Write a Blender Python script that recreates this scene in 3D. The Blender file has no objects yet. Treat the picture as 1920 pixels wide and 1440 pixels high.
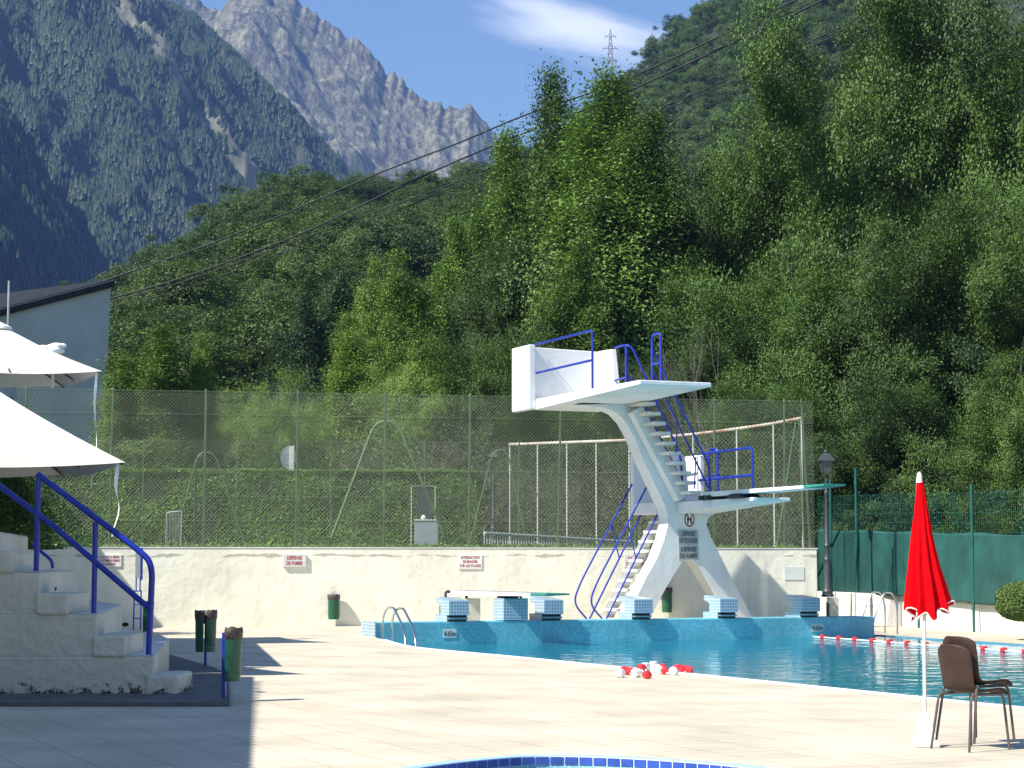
import bpy, bmesh, math, random
import numpy as np
from mathutils import Vector, Matrix
R = math.radians
sc = bpy.context.scene
COL = sc.collection
# ------------------------------------------------------------------ camera, sky, sun, exposure
F = 3785.0; CAMZ = 1.41; PITCH = math.atan(339 / F)
cam = bpy.data.cameras.new('camera'); camo = bpy.data.objects.new('camera', cam); COL.objects.link(camo)
camo.location = (0, 0, CAMZ); camo.rotation_euler = (math.pi / 2 + PITCH, 0, 0)
cam.sensor_width = 36; cam.lens = F / 1920 * 36; cam.clip_start = 0.5; cam.clip_end = 20000
sc.camera = camo
SUN_DIR = Vector((-1.2, -.75, 1.5)).normalized(); SUN_EL = math.asin(SUN_DIR.z)
w = bpy.data.worlds.new('World'); sc.world = w; w.use_nodes = True
nt = w.node_tree; nt.nodes.clear()
wo = nt.nodes.new('ShaderNodeOutputWorld'); bg = nt.nodes.new('ShaderNodeBackground')
sky = nt.nodes.new('ShaderNodeTexSky'); sky.sky_type = 'NISHITA'; sky.sun_disc = False
sky.sun_elevation = SUN_EL; sky.sun_rotation = R(238); sky.altitude = 900; sky.air_density = 1.15; sky.dust_density = 0.0; sky.ozone_density = 4.5
# thin cirrus cloud painted on the sky dome itself
tc = nt.nodes.new('ShaderNodeTexCoord')
mp = nt.nodes.new('ShaderNodeMapping'); mp.inputs['Location'].default_value = (0.0262, 0, -0.2604); mp.inputs['Rotation'].default_value = (0, R(-13), 0)
nt.links.new(tc.outputs['Generated'], mp.inputs['Vector'])
mp2 = nt.nodes.new('ShaderNodeMapping'); mp2.inputs['Scale'].default_value = (19, 0, 72)
nt.links.new(mp.outputs[0], mp2.inputs['Vector'])
ln = nt.nodes.new('ShaderNodeVectorMath'); ln.operation = 'LENGTH'; nt.links.new(mp2.outputs[0], ln.inputs[0])
nz = nt.nodes.new('ShaderNodeTexNoise'); nz.inputs['Scale'].default_value = 1.2; nz.inputs['Detail'].default_value = 6; nz.inputs['Roughness'].default_value = .5
mp3 = nt.nodes.new('ShaderNodeMapping'); mp3.inputs['Scale'].default_value = (16, 8, 90)
nt.links.new(mp.outputs[0], mp3.inputs['Vector']); nt.links.new(mp3.outputs[0], nz.inputs['Vector'])
ad = nt.nodes.new('ShaderNodeMath'); ad.operation = 'MULTIPLY_ADD'; ad.inputs[1].default_value = 1.1; nt.links.new(nz.outputs[0], ad.inputs[0]); nt.links.new(ln.outputs['Value'], ad.inputs[2])
mr = nt.nodes.new('ShaderNodeMapRange'); mr.inputs[1].default_value = 1.75; mr.inputs[2].default_value = .75; mr.inputs[3].default_value = 0; mr.inputs[4].default_value = .62
mr.interpolation_type = 'SMOOTHSTEP'
nt.links.new(ad.outputs[0], mr.inputs[0])
mx = nt.nodes.new('ShaderNodeMix'); mx.data_type = 'RGBA'; mx.inputs[7].default_value = (10.5, 10.7, 11, 1)
nt.links.new(mr.outputs[0], mx.inputs[0]); nt.links.new(sky.outputs[0], mx.inputs[6]); nt.links.new(mx.outputs[2], bg.inputs['Color'])
bg.inputs['Strength'].default_value = 0.094
nt.links.new(bg.outputs[0], wo.inputs[0])
sl = bpy.data.lights.new('sun', 'SUN'); sl.energy = 5.0; sl.angle = R(0.55); sl.color = (1, .95, .86)
so = bpy.data.objects.new('sun', sl); COL.objects.link(so); so.rotation_euler = SUN_DIR.to_track_quat('Z', 'Y').to_euler(); so.location = (-30, -30, 60)
sc.view_settings.view_transform = 'Standard'; sc.view_settings.look = 'None'; sc.view_settings.exposure = 0.84; sc.view_settings.gamma = 1
sc.render.engine = 'CYCLES'
sc.cycles.max_bounces = 6; sc.cycles.diffuse_bounces = 3; sc.cycles.glossy_bounces = 3; sc.cycles.transmission_bounces = 3
sc.cycles.transparent_max_bounces = 12; sc.cycles.volume_bounces = 0; sc.cycles.caustics_reflective = False; sc.cycles.caustics_refractive = False
sc.cycles.use_denoising = True

# ------------------------------------------------------------------ survey helpers (photo measurement -> metres)
cp, sp = math.cos(PITCH), math.sin(PITCH)
def ray(px, py):
    a = (px - 960) / F; b = (720 - py) / F
    return a, cp - b * sp, sp + b * cp
def P(px, py, Y):
    a, y, z = ray(px, py); t = Y / y
    return Vector((a * t, Y, CAMZ + z * t))
def G(px, py, z=0.0):
    a, y, zz = ray(px, py); t = (z - CAMZ) / zz
    return Vector((a * t, y * t, z))
# pool frame: u along the end wall, v towards the pool
TH = R(23.3); DU = Vector((math.cos(TH), math.sin(TH), 0)); DN = Vector((math.sin(TH), -math.cos(TH), 0))
O = Vector((-2.68, 39.78, 0))
def T(u, v, z=0.0): return O + DU * u + DN * v + Vector((0, 0, z))
def UZ(px, py, v):                       # point of the plane v=const seen at a pixel -> (u, z)
    a, y, z = ray(px, py)
    # O + DU*u + DN*v = t*(a,y)
    bx = O.x + DN.x * v; by = O.y + DN.y * v
    # bx + DU.x u = a t ; by + DU.y u = y t
    det = DU.x * (-y) - (-a) * DU.y
    u = (-bx * (-y) - (-a) * (-by)) / det
    t = (by + DU.y * u) / y
    return u, CAMZ + z * t

# ------------------------------------------------------------------ materials
def nodes(name):
    m = bpy.data.materials.new(name); m.use_nodes = True
    return m, m.node_tree, m.node_tree.nodes['Principled BSDF']
def mat(name, col, rough=.6, var=.12, scale=6.0, bump=0.0, metal=0.0, spec=.5, bscale=None, col2=None, coords='Object', detail=5):
    m, t, b = nodes(name)
    tc = t.nodes.new('ShaderNodeTexCoord')
    n = t.nodes.new('ShaderNodeTexNoise'); n.inputs['Scale'].default_value = scale; n.inputs['Detail'].default_value = detail; n.inputs['Roughness'].default_value = .6
    t.links.new(tc.outputs[coords], n.inputs['Vector'])
    r = t.nodes.new('ShaderNodeValToRGB')
    c2 = col2 if col2 else tuple(min(1, c * (1 + var)) for c in col)
    c1 = col if col2 else tuple(c * (1 - var) for c in col)
    r.color_ramp.elements[0].position = .35; r.color_ramp.elements[1].position = .68
    r.color_ramp.elements[0].color = (*c1, 1); r.color_ramp.elements[1].color = (*c2, 1)
    t.links.new(n.outputs[0], r.inputs[0]); t.links.new(r.outputs[0], b.inputs['Base Color'])
    b.inputs['Roughness'].default_value = rough; b.inputs['Metallic'].default_value = metal; b.inputs['Specular IOR Level'].default_value = spec
    if bump:
        n2 = t.nodes.new('ShaderNodeTexNoise'); n2.inputs['Scale'].default_value = bscale or scale * 4; n2.inputs['Detail'].default_value = 6
        t.links.new(tc.outputs[coords], n2.inputs['Vector'])
        bp = t.nodes.new('ShaderNodeBump'); bp.inputs['Strength'].default_value = 1; bp.inputs['Distance'].default_value = bump
        t.links.new(n2.outputs[0], bp.inputs['Height']); t.links.new(bp.outputs[0], b.inputs['Normal'])
    return m
def leafmat(name, c1, c2, scale=.5, trans=.22, rough=.55):
    m, t, b = nodes(name)
    oi = t.nodes.new('ShaderNodeObjectInfo'); geo = t.nodes.new('ShaderNodeNewGeometry')
    n = t.nodes.new('ShaderNodeTexNoise'); n.inputs['Scale'].default_value = scale; n.inputs['Detail'].default_value = 3
    tc = t.nodes.new('ShaderNodeTexCoord'); t.links.new(tc.outputs['Object'], n.inputs['Vector'])
    a = t.nodes.new('ShaderNodeMath'); a.operation = 'MULTIPLY_ADD'; a.inputs[1].default_value = .36
    t.links.new(geo.outputs['Random Per Island'], a.inputs[0]); t.links.new(n.outputs[0], a.inputs[2])
    a2 = t.nodes.new('ShaderNodeMath'); a2.operation = 'MULTIPLY_ADD'; a2.inputs[1].default_value = .5
    t.links.new(oi.outputs['Random'], a2.inputs[0]); t.links.new(a.outputs[0], a2.inputs[2])
    r = t.nodes.new('ShaderNodeValToRGB'); r.color_ramp.elements[0].position = .5; r.color_ramp.elements[1].position = 1.25 if False else 1.0
    r.color_ramp.elements[0].color = (*c1, 1); r.color_ramp.elements[1].color = (*c2, 1)
    t.links.new(a2.outputs[0], r.inputs[0]); t.links.new(r.outputs[0], b.inputs['Base Color'])
    b.inputs['Roughness'].default_value = rough; b.inputs['Specular IOR Level'].default_value = .35
    tr = t.nodes.new('ShaderNodeBsdfTranslucent'); t.links.new(r.outputs[0], tr.inputs[0])
    ms = t.nodes.new('ShaderNodeMixShader'); ms.inputs[0].default_value = trans
    t.links.new(b.outputs[0], ms.inputs[1]); t.links.new(tr.outputs[0], ms.inputs[2]); t.links.new(ms.outputs[0], t.nodes['Material Output'].inputs[0])
    return m
def tilemat(name, c1, c2, grout, w, h, rough=.3, gsize=.01, uv=True, rot=0, bump=.0, patch=.25, offset=0, vary=.3):
    m, t, b = nodes(name)
    tc = t.nodes.new('ShaderNodeTexCoord'); mp = t.nodes.new('ShaderNodeMapping'); mp.inputs['Rotation'].default_value = (0, 0, rot)
    t.links.new(tc.outputs['UV' if uv else 'Object'], mp.inputs['Vector'])
    br = t.nodes.new('ShaderNodeTexBrick'); br.offset = offset; br.squash = 1
    br.inputs['Scale'].default_value = 1; br.inputs['Mortar Size'].default_value = gsize; br.inputs['Mortar Smooth'].default_value = .2
    br.inputs['Brick Width'].default_value = w; br.inputs['Row Height'].default_value = h; br.inputs['Bias'].default_value = 0
    br.inputs['Color1'].default_value = (*c1, 1); br.inputs['Color2'].default_value = (*c2, 1); br.inputs['Mortar'].default_value = (*grout, 1)
    t.links.new(mp.outputs[0], br.inputs['Vector'])
    n = t.nodes.new('ShaderNodeTexNoise'); n.inputs['Scale'].default_value = .9; n.inputs['Detail'].default_value = 7
    t.links.new(tc.outputs['Object'], n.inputs['Vector'])
    rr = t.nodes.new('ShaderNodeMapRange'); rr.inputs[1].default_value = .3; rr.inputs[2].default_value = .7; rr.inputs[3].default_value = 1 - patch; rr.inputs[4].default_value = 1 + patch * .3
    t.links.new(n.outputs[0], rr.inputs[0])
    mu = t.nodes.new('ShaderNodeMix'); mu.data_type = 'RGBA'; mu.blend_type = 'MULTIPLY'; mu.inputs[0].default_value = 1
    t.links.new(br.outputs[0], mu.inputs[6]); t.links.new(rr.outputs[0], mu.inputs[7]); t.links.new(mu.outputs[2], b.inputs['Base Color'])
    b.inputs['Roughness'].default_value = rough
    if bump:
        bp = t.nodes.new('ShaderNodeBump'); bp.inputs['Distance'].default_value = bump; bp.inputs['Strength'].default_value = .6
        iv = t.nodes.new('ShaderNodeMath'); iv.operation = 'SUBTRACT'; iv.inputs[0].default_value = 1
        t.links.new(br.outputs['Fac'], iv.inputs[1]); t.links.new(iv.outputs[0], bp.inputs['Height']); t.links.new(bp.outputs[0], b.inputs['Normal'])
    return m
def wallmat(name, base, dirt, crack_z=None, bump=.012, lowdirt=None, scale=3):
    """rendered masonry: uneven paint, stains, an optional crack line at a height"""
    m, t, b = nodes(name)
    L = t.links; tc = t.nodes.new('ShaderNodeTexCoord')
    n = t.nodes.new('ShaderNodeTexNoise'); n.inputs['Scale'].default_value = .7; n.inputs['Detail'].default_value = 8; n.inputs['Roughness'].default_value = .62
    L.new(tc.outputs['Object'], n.inputs['Vector'])
    r = t.nodes.new('ShaderNodeValToRGB'); r.color_ramp.elements[0].position = .36; r.color_ramp.elements[1].position = .56
    r.color_ramp.elements[0].color = (*[c * .86 for c in base], 1); r.color_ramp.elements[1].color = (*base, 1)
    L.new(n.outputs[0], r.inputs[0]); cur = r.outputs[0]
    sx = t.nodes.new('ShaderNodeSeparateXYZ'); L.new(tc.outputs['Object'], sx.inputs[0])
    def mixin(fac, col):
        nonlocal cur
        mx = t.nodes.new('ShaderNodeMix'); mx.data_type = 'RGBA'; mx.inputs[7].default_value = (*col, 1)
        L.new(fac, mx.inputs[0]); L.new(cur, mx.inputs[6]); cur = mx.outputs[2]
    def math_(op, a, bb, c=None):
        x = t.nodes.new('ShaderNodeMath'); x.operation = op
        for i, s in enumerate((a, bb, c)):
            if s is None: continue
            if isinstance(s, (int, float)): x.inputs[i].default_value = s
            else: L.new(s, x.inputs[i])
        return x.outputs[0]
    # vertical run-off streaks
    mp = t.nodes.new('ShaderNodeMapping'); mp.inputs['Scale'].default_value = (2.2, 2.2, .25); L.new(tc.outputs['Object'], mp.inputs[0])
    ns = t.nodes.new('ShaderNodeTexNoise'); ns.inputs['Scale'].default_value = 1.6; ns.inputs['Detail'].default_value = 5; L.new(mp.outputs[0], ns.inputs['Vector'])
    st = t.nodes.new('ShaderNodeMapRange'); st.inputs[1].default_value = .55; st.inputs[2].default_value = .8; st.inputs[4].default_value = .35; L.new(ns.outputs[0], st.inputs[0])
    mixin(st.outputs[0], dirt)
    if crack_z is not None:
        nw = t.nodes.new('ShaderNodeTexNoise'); nw.inputs['Scale'].default_value = .9; nw.inputs['Detail'].default_value = 9; nw.inputs['Roughness'].default_value = .65; L.new(tc.outputs['Object'], nw.inputs['Vector'])
        wz = math_('MULTIPLY_ADD', nw.outputs[0], .22, crack_z - .11)
        dz = math_('ABSOLUTE', math_('SUBTRACT', sx.outputs[2], wz), 0)
        ng = t.nodes.new('ShaderNodeTexNoise'); ng.inputs['Scale'].default_value = 1.3; ng.inputs['Detail'].default_value = 6; L.new(tc.outputs['Object'], ng.inputs['Vector'])
        wd = math_('MULTIPLY', math_('MAXIMUM', math_('SUBTRACT', ng.outputs[0], .46), 0), .30)
        f = math_('MULTIPLY', math_('LESS_THAN', dz, wd), .55)
        mixin(f, (dirt[0] * .4, dirt[1] * .38, dirt[2] * .35))
    if lowdirt is not None:
        nl = t.nodes.new('ShaderNodeTexNoise'); nl.inputs['Scale'].default_value = 6; nl.inputs['Detail'].default_value = 12; nl.inputs['Roughness'].default_value = .82; L.new(tc.outputs['Object'], nl.inputs['Vector'])
        zz = math_('MULTIPLY_ADD', sx.outputs[2], -lowdirt, .66)
        f = math_('GREATER_THAN', math_('ADD', nl.outputs[0], zz), 1.12)
        mixin(f, (.05, .05, .045))
    L.new(cur, b.inputs['Base Color']); b.inputs['Roughness'].default_value = .85
    n2 = t.nodes.new('ShaderNodeTexNoise'); n2.inputs['Scale'].default_value = scale; n2.inputs['Detail'].default_value = 8; L.new(tc.outputs['Object'], n2.inputs['Vector'])
    bp = t.nodes.new('ShaderNodeBump'); bp.inputs['Distance'].default_value = bump; L.new(n2.outputs[0], bp.inputs['Height']); L.new(bp.outputs[0], b.inputs['Normal'])
    return m

M = {}
M['deck'] = tilemat('deck_paving', (.62, .55, .42), (.585, .52, .395), (.43, .38, .29), .5, .25, rough=.75, gsize=.009, uv=False, rot=-TH, bump=.004, patch=.24)
M['asphalt'] = mat('dark_pad', (.12, .12, .12), .9, .3, 3, .006)
M['cream'] = wallmat('cream_render', (.86, .845, .70), (.50, .47, .36), crack_z=1.62, bump=.02, scale=4)
M['white_render'] = wallmat('white_render', (.80, .77, .70), (.55, .52, .45), bump=.02)
M['stand'] = wallmat('stand_render', (.64, .62, .51), (.42, .42, .38), bump=.05, lowdirt=.85, scale=7)
M['step'] = mat('painted_step', (.68, .68, .65), .7, .12, 2.5, .006)
M['conc'] = wallmat('white_painted_concrete', (.79, .80, .79), (.46, .45, .40), bump=.006, scale=9)
M['conc_b'] = mat('worn_white_concrete', (.74, .72, .64), .7, .14, 3.0, .006)
M['blue'] = mat('blue_enamel', (.012, .032, .33), .35, .15, 8)
M['steel'] = mat('stainless_steel', (.62, .62, .62), .22, .08, 6, metal=1)
M['black'] = mat('black_rubber', (.02, .02, .025), .6, .3, 6)
M['iron'] = mat('dark_iron', (.045, .055, .06), .45, .25, 12)
M['mosaic'] = tilemat('pale_blue_mosaic', (.17, .29, .40), (.24, .37, .47), (.50, .58, .63), .062, .062, gsize=.008, rough=.25, patch=.12)
M['poolmosaic'] = tilemat('turquoise_mosaic', (.07, .42, .56), (.18, .58, .66), (.26, .58, .64), .05, .05, gsize=.004, rough=.3, patch=.3)
M['basin'] = tilemat('basin_tiles', (.03, .24, .42), (.05, .30, .47), (.10, .34, .46), .15, .15, gsize=.01, rough=.4, patch=.15)
M['kidlight'] = mat('light_blue_coping', (.36, .55, .78), .4, .08, 8)
M['kiddark'] = mat('dark_blue_tile', (.04, .10, .42), .2, .2, 5)
M['grout'] = mat('white_grout', (.75, .78, .82), .7, .06, 20)
M['kidpool'] = tilemat('light_basin_tile', (.30, .62, .78), (.36, .68, .82), (.7, .8, .85), .1, .1, gsize=.006, uv=False)
M['green'] = mat('green_plastic_mesh', (.008, .085, .048), .4, .2, 10)
M['greenpost'] = mat('green_painted_steel', (.10, .17, .07), .5, .25, 3)
M['dkgreenpost'] = mat('dark_green_steel', (.012, .10, .075), .45, .2, 4)
M['wire'] = mat('galvanised_wire', (.17, .21, .14), .6, .15, 2)
M['bag'] = mat('brown_bin_liner', (.055, .04, .035), .35, .4, 12, .02)
M['red'] = mat('red_parasol_cloth', (.66, .002, .006), .9, .15, 9, .004, spec=.05)
M['redfloat'] = mat('red_plastic', (.70, .03, .04), .4, .12, 9)
M['whitepl'] = mat('white_plastic', (.82, .82, .78), .45, .06, 9)
M['brown'] = mat('brown_plastic', (.042, .023, .017), .6, .2, 10, .001, spec=.3)
M['brownmetal'] = mat('brown_metal', (.10, .07, .06), .4, .2, 10)
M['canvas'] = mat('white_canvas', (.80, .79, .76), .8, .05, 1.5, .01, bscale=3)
M['screen'] = mat('green_screen_cloth', (.012, .078, .066), .65, .3, 1.2, .02, bscale=1.5)
M['hedge'] = leafmat('hedge_leaf', (.06, .14, .02), (.22, .38, .06), .8)
M['sign'] = mat('sign_plate', (.66, .66, .62), .5, .08, 8)
M['signgrey'] = mat('grey_sign_plate', (.36, .38, .38), .4, .1, 8)
M['signink'] = mat('dark_lettering', (.05, .05, .06), .6, .1, 9)
M['signred'] = mat('red_lettering', (.42, .05, .06), .6, .3, 20)
M['pict_red'] = mat('dark_red_ring', (.25, .01, .02), .5, .1, 9)
M['bluesteel'] = mat('grey_blue_render', (.46, .51, .53), .85, .10, .8, .012)
M['roof'] = mat('dark_roof_sheet', (.035, .04, .05), .95, .25, 3, .01, spec=.05)
M['greybox'] = mat('grey_cabinet', (.24, .29, .32), .5, .1, 4)
M['galv'] = mat('galvanised_steel', (.42, .46, .46), .4, .12, 5, metal=.6)
M['palerail'] = mat('pale_painted_rail', (.55, .56, .52), .6, .15, 5)
M['rusty'] = mat('rusty_white_pipe', (.68, .66, .58), .7, .1, 1.3, col2=(.30, .13, .06))
M['wood'] = mat('varnished_slats', (.48, .26, .09), .5, .2, 10)
M['tealtip'] = mat('green_grip', (.03, .25, .19), .7, .2, 12)
M['boardwhite'] = mat('board_white', (.80, .80, .76), .4, .05, 5)
M['bark'] = mat('bark', (.07, .06, .045), .9, .4, 3, .03)
M['palebark'] = mat('pale_bark', (.17, .15, .12), .9, .3, 3, .03)
M['soil'] = mat('forest_floor', (.02, .034, .012), .95, .3, .2)
M['dirt'] = mat('bare_ground', (.16, .14, .10), .95, .3, .3)
M['lampglass'] = mat('lantern_glass', (.07, .08, .08), .15, .1, 6)
M['darkvoid'] = mat('drain_recess', (.01, .01, .01), .9, .1, 5)
M['power'] = mat('black_cable', (.012, .012, .014), .6, .1, 5)
M['pylon'] = mat('pylon_steel', (.20, .22, .24), .6, .1, 1, metal=.3)
M['leaf_pop'] = leafmat('poplar_leaf', (.012, .038, .006), (.135, .235, .038), .45)
M['leaf_bro'] = leafmat('broadleaf', (.006, .023, .004), (.075, .145, .02), .4)
M['leaf_gold'] = leafmat('light_green_leaf', (.028, .068, .009), (.16, .26, .04), .45)
M['leaf_blue'] = leafmat('grey_green_leaf', (.014, .04, .017), (.065, .12, .045), .5)
M['leaf_hill'] = leafmat('wood_leaf', (.011, .032, .006), (.09, .15, .03), .12)
M['leaf_high'] = leafmat('high_wood_leaf', (.022, .048, .010), (.12, .19, .045), .12)
M['canvas_dim'] = mat('dim_canvas', (.60, .585, .51), .85, .05, 1.5, .01, bscale=3)  # weaker light on the steeper lower canopy, put into a dimmer tone
M['leaf_grey'] = leafmat('scrub_leaf', (.035, .045, .022), (.13, .145, .075), .7)
M['conifer'] = leafmat('conifer', (.007, .020, .009), (.030, .055, .018), .004, .1)
# water
def watermat(name, tint, scale, dist, mixtint):
    m, t, b = nodes(name); t.nodes.remove(b); L = t.links
    tc = t.nodes.new('ShaderNodeTexCoord')
    mp = t.nodes.new('ShaderNodeMapping'); mp.inputs['Scale'].default_value = (1.0, 1.0, 1); L.new(tc.outputs['Object'], mp.inputs[0])
    n = t.nodes.new('ShaderNodeTexNoise'); n.inputs['Scale'].default_value = scale; n.inputs['Detail'].default_value = 3; n.inputs['Roughness'].default_value = .45; n.inputs['Distortion'].default_value = .4
    L.new(mp.outputs[0], n.inputs['Vector'])
    bp = t.nodes.new('ShaderNodeBump'); bp.inputs['Strength'].default_value = 1; bp.inputs['Distance'].default_value = dist; L.new(n.outputs[0], bp.inputs['Height'])
    gl = t.nodes.new('ShaderNodeBsdfGlossy'); gl.inputs['Roughness'].default_value = .02; L.new(bp.outputs[0], gl.inputs['Normal'])
    tr = t.nodes.new('ShaderNodeBsdfTransparent'); tr.inputs[0].default_value = (*tint, 1)
    df = t.nodes.new('ShaderNodeBsdfDiffuse'); df.inputs[0].default_value = (*mixtint, 1)
    m1 = t.nodes.new('ShaderNodeMixShader'); m1.inputs[0].default_value = .6; L.new(tr.outputs[0], m1.inputs[1]); L.new(df.outputs[0], m1.inputs[2])
    fr = t.nodes.new('ShaderNodeFresnel'); fr.inputs[0].default_value = 1.33; L.new(bp.outputs[0], fr.inputs['Normal'])
    m2 = t.nodes.new('ShaderNodeMixShader'); L.new(fr.outputs[0], m2.inputs[0]); L.new(m1.outputs[0], m2.inputs[1]); L.new(gl.outputs[0], m2.inputs[2])
    L.new(m2.outputs[0], t.nodes['Material Output'].inputs[0])
    return m
M['water'] = watermat('pool_water', (.55, .85, .95), 2.2, .016, (.035, .40, .56))
M['kidwater'] = watermat('paddling_water', (.85, .95, 1), 4, .01, (.2, .5, .65))

# ------------------------------------------------------------------ mesh builder
class MB:
    def __init__(s): s.v = []; s.f = []
    def add(s, vs, fs):
        o = len(s.v); s.v += [tuple(x) for x in vs]; s.f += [tuple(i + o for i in f) for f in fs]; return s
    def hexa(s, p):      # 8 points: bottom 4 ccw, top 4 ccw
        return s.add(p, [(3, 2, 1, 0), (4, 5, 6, 7), (0, 1, 5, 4), (1, 2, 6, 5), (2, 3, 7, 6), (3, 0, 4, 7)])
    def box(s, x0, x1, y0, y1, z0, z1):
        return s.hexa([(x0, y0, z0), (x1, y0, z0), (x1, y1, z0), (x0, y1, z0), (x0, y0, z1), (x1, y0, z1), (x1, y1, z1), (x0, y1, z1)])
    def boxT(s, u0, u1, v0, v1, z0, z1, z0b=None):   # pool frame; z0b = underside height at the v1 end
        zb = z0 if z0b is None else z0b
        return s.hexa([T(u0, v1, zb), T(u1, v1, zb), T(u1, v0, z0), T(u0, v0, z0), T(u0, v1, z1), T(u1, v1, z1), T(u1, v0, z1), T(u0, v0, z1)])
    def prism(s, pts, off):           # planar polygon + offset vector
        n = len(pts); off = Vector(off)
        a = [Vector(p) for p in pts]; b = [p + off for p in a]
        return s.add(a + b, [tuple(range(n)), tuple(range(2 * n - 1, n - 1, -1))] + [(i, i + n, (i + 1) % n + n, (i + 1) % n) for i in range(n)])
    def tube(s, path, r, n=8, caps=True):
        path = [Vector(p) for p in path]; rs = r if isinstance(r, (list, tuple)) else [r] * len(path)
        vs = []; k = len(path); prev = None
        for i, p in enumerate(path):
            d = (path[min(i + 1, k - 1)] - path[max(i - 1, 0)])
            d = d.normalized() if d.length > 1e-9 else Vector((0, 0, 1))
            if prev is None:
                a = d.cross(Vector((0, 0, 1)));
                if a.length < .05: a = d.cross(Vector((1, 0, 0)))
            else:
                a = prev - d * prev.dot(d)
                if a.length < 1e-6: a = d.cross(Vector((.3, 1, .2)))
            a.normalize(); prev = a; b = d.cross(a)
            for j in range(n):
                t = 2 * math.pi * j / n; vs.append(p + (a * math.cos(t) + b * math.sin(t)) * rs[i])
        fs = [(i * n + j, i * n + (j + 1) % n, (i + 1) * n + (j + 1) % n, (i + 1) * n + j) for i in range(k - 1) for j in range(n)]
        if caps: fs += [tuple(range(n - 1, -1, -1)), tuple(range((k - 1) * n, k * n))]
        return s.add(vs, fs)
    def lathe(s, c, prof, n=20, sx=1, sy=1, caps=True):
        c = Vector(c); vs = []; k = len(prof)
        for r, z in prof:
            for j in range(n):
                t = 2 * math.pi * j / n; vs.append(c + Vector((r * math.cos(t) * sx, r * math.sin(t) * sy, z)))
        fs = [(i * n + j, i * n + (j + 1) % n, (i + 1) * n + (j + 1) % n, (i + 1) * n + j) for i in range(k - 1) for j in range(n)]
        if caps: fs += [tuple(range(n - 1, -1, -1)), tuple(range((k - 1) * n, k * n))]
        return s.add(vs, fs)
    def ball(s, c, r, n=12, m=8, sc=(1, 1, 1)):
        return s.lathe(c, [(max(1e-4, r * math.sin(math.pi * i / m)), -r * math.cos(math.pi * i / m) * sc[2]) for i in range(m + 1)], n, sc[0], sc[1], caps=False)
def rounded(pts, rad, k=5, closed=False):
    pts = [Vector(p) for p in pts]; out = []; n = len(pts)
    for i, p in enumerate(pts):
        if not closed and i in (0, n - 1): out.append(p); continue
        a = pts[i - 1]; b = pts[(i + 1) % n]
        r1 = min(rad, (a - p).length * .45); r2 = min(rad, (b - p).length * .45)
        p1 = p + (a - p).normalized() * r1; p2 = p + (b - p).normalized() * r2
        for j in range(k + 1):
            t = j / k; out.append(p1 * (1 - t) ** 2 + p * 2 * t * (1 - t) + p2 * t * t)
    return out
def props(o, label=None, cat=None, group=None, kind=None):
    if label: o['label'] = label
    if cat: o['category'] = cat
    if group: o['group'] = group
    if kind: o['kind'] = kind
    return o
def thing(name, label, cat, loc=(0, 0, 0), group=None):
    o = bpy.data.objects.new(name, None); o.empty_display_size = .2; COL.objects.link(o); o.location = loc
    return props(o, label, cat, group)
def build(mb, name, m, parent=None, smooth=False, bevel=0, uv=True, rootpos=None):
    """link the builder's shapes as ONE mesh object; vertices are world metres, re-expressed about the parent chain"""
    off = Vector((0, 0, 0)); p = parent
    while p: off += Vector(p.location); p = p.parent
    me = bpy.data.meshes.new(name); me.from_pydata([tuple(Vector(x) - off) for x in mb.v], [], mb.f)
    if uv:
        ul = me.uv_layers.new(name='UVMap'); data = [0.0] * (len(me.loops) * 2)
        vv = [Vector(x) for x in mb.v]
        for pl in me.polygons:
            n = pl.normal; nu, nn, nz_ = abs(n.dot(DU)), abs(n.dot(DN)), abs(n.z)
            for li in pl.loop_indices:
                q = vv[me.loops[li].vertex_index] - O
                uu, vn, zz = q.dot(DU), q.dot(DN), q.z
                if nz_ >= nu and nz_ >= nn: a, b = uu, vn
                elif nn >= nu: a, b = uu, zz
                else: a, b = vn, zz
                data[li * 2] = a; data[li * 2 + 1] = b
        ul.data.foreach_set('uv', data)
    ms = m if isinstance(m, list) else [m]
    for x in ms: me.materials.append(M[x] if isinstance(x, str) else x)
    if smooth:
        me.polygons.foreach_set('use_smooth', [True] * len(me.polygons))
    o = bpy.data.objects.new(name, me); COL.objects.link(o)
    if parent: o.parent = parent
    if smooth == 'auto':
        e = o.modifiers.new('edge_split', 'EDGE_SPLIT'); e.split_angle = R(40)
    if bevel:
        b = o.modifiers.new('bevel', 'BEVEL'); b.width = bevel; b.segments = 2; b.limit_method = 'ANGLE'; b.angle_limit = R(35)
    return o
def struct(name, mb, m, **k): return props(build(mb, name, m, **k), kind='structure')
def dup(root, loc=None, label=None, rot=None, scale=None):
    r = root.copy(); COL.objects.link(r)
    if loc is not None: r.location = loc
    if label: r['label'] = label
    if rot is not None: r.rotation_euler = rot
    if scale is not None: r.scale = scale
    for ch in list(root.children):
        c = ch.copy(); COL.objects.link(c); c.parent = r
        for g in list(ch.children):
            d = g.copy(); COL.objects.link(d); d.parent = c
    return r
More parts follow.
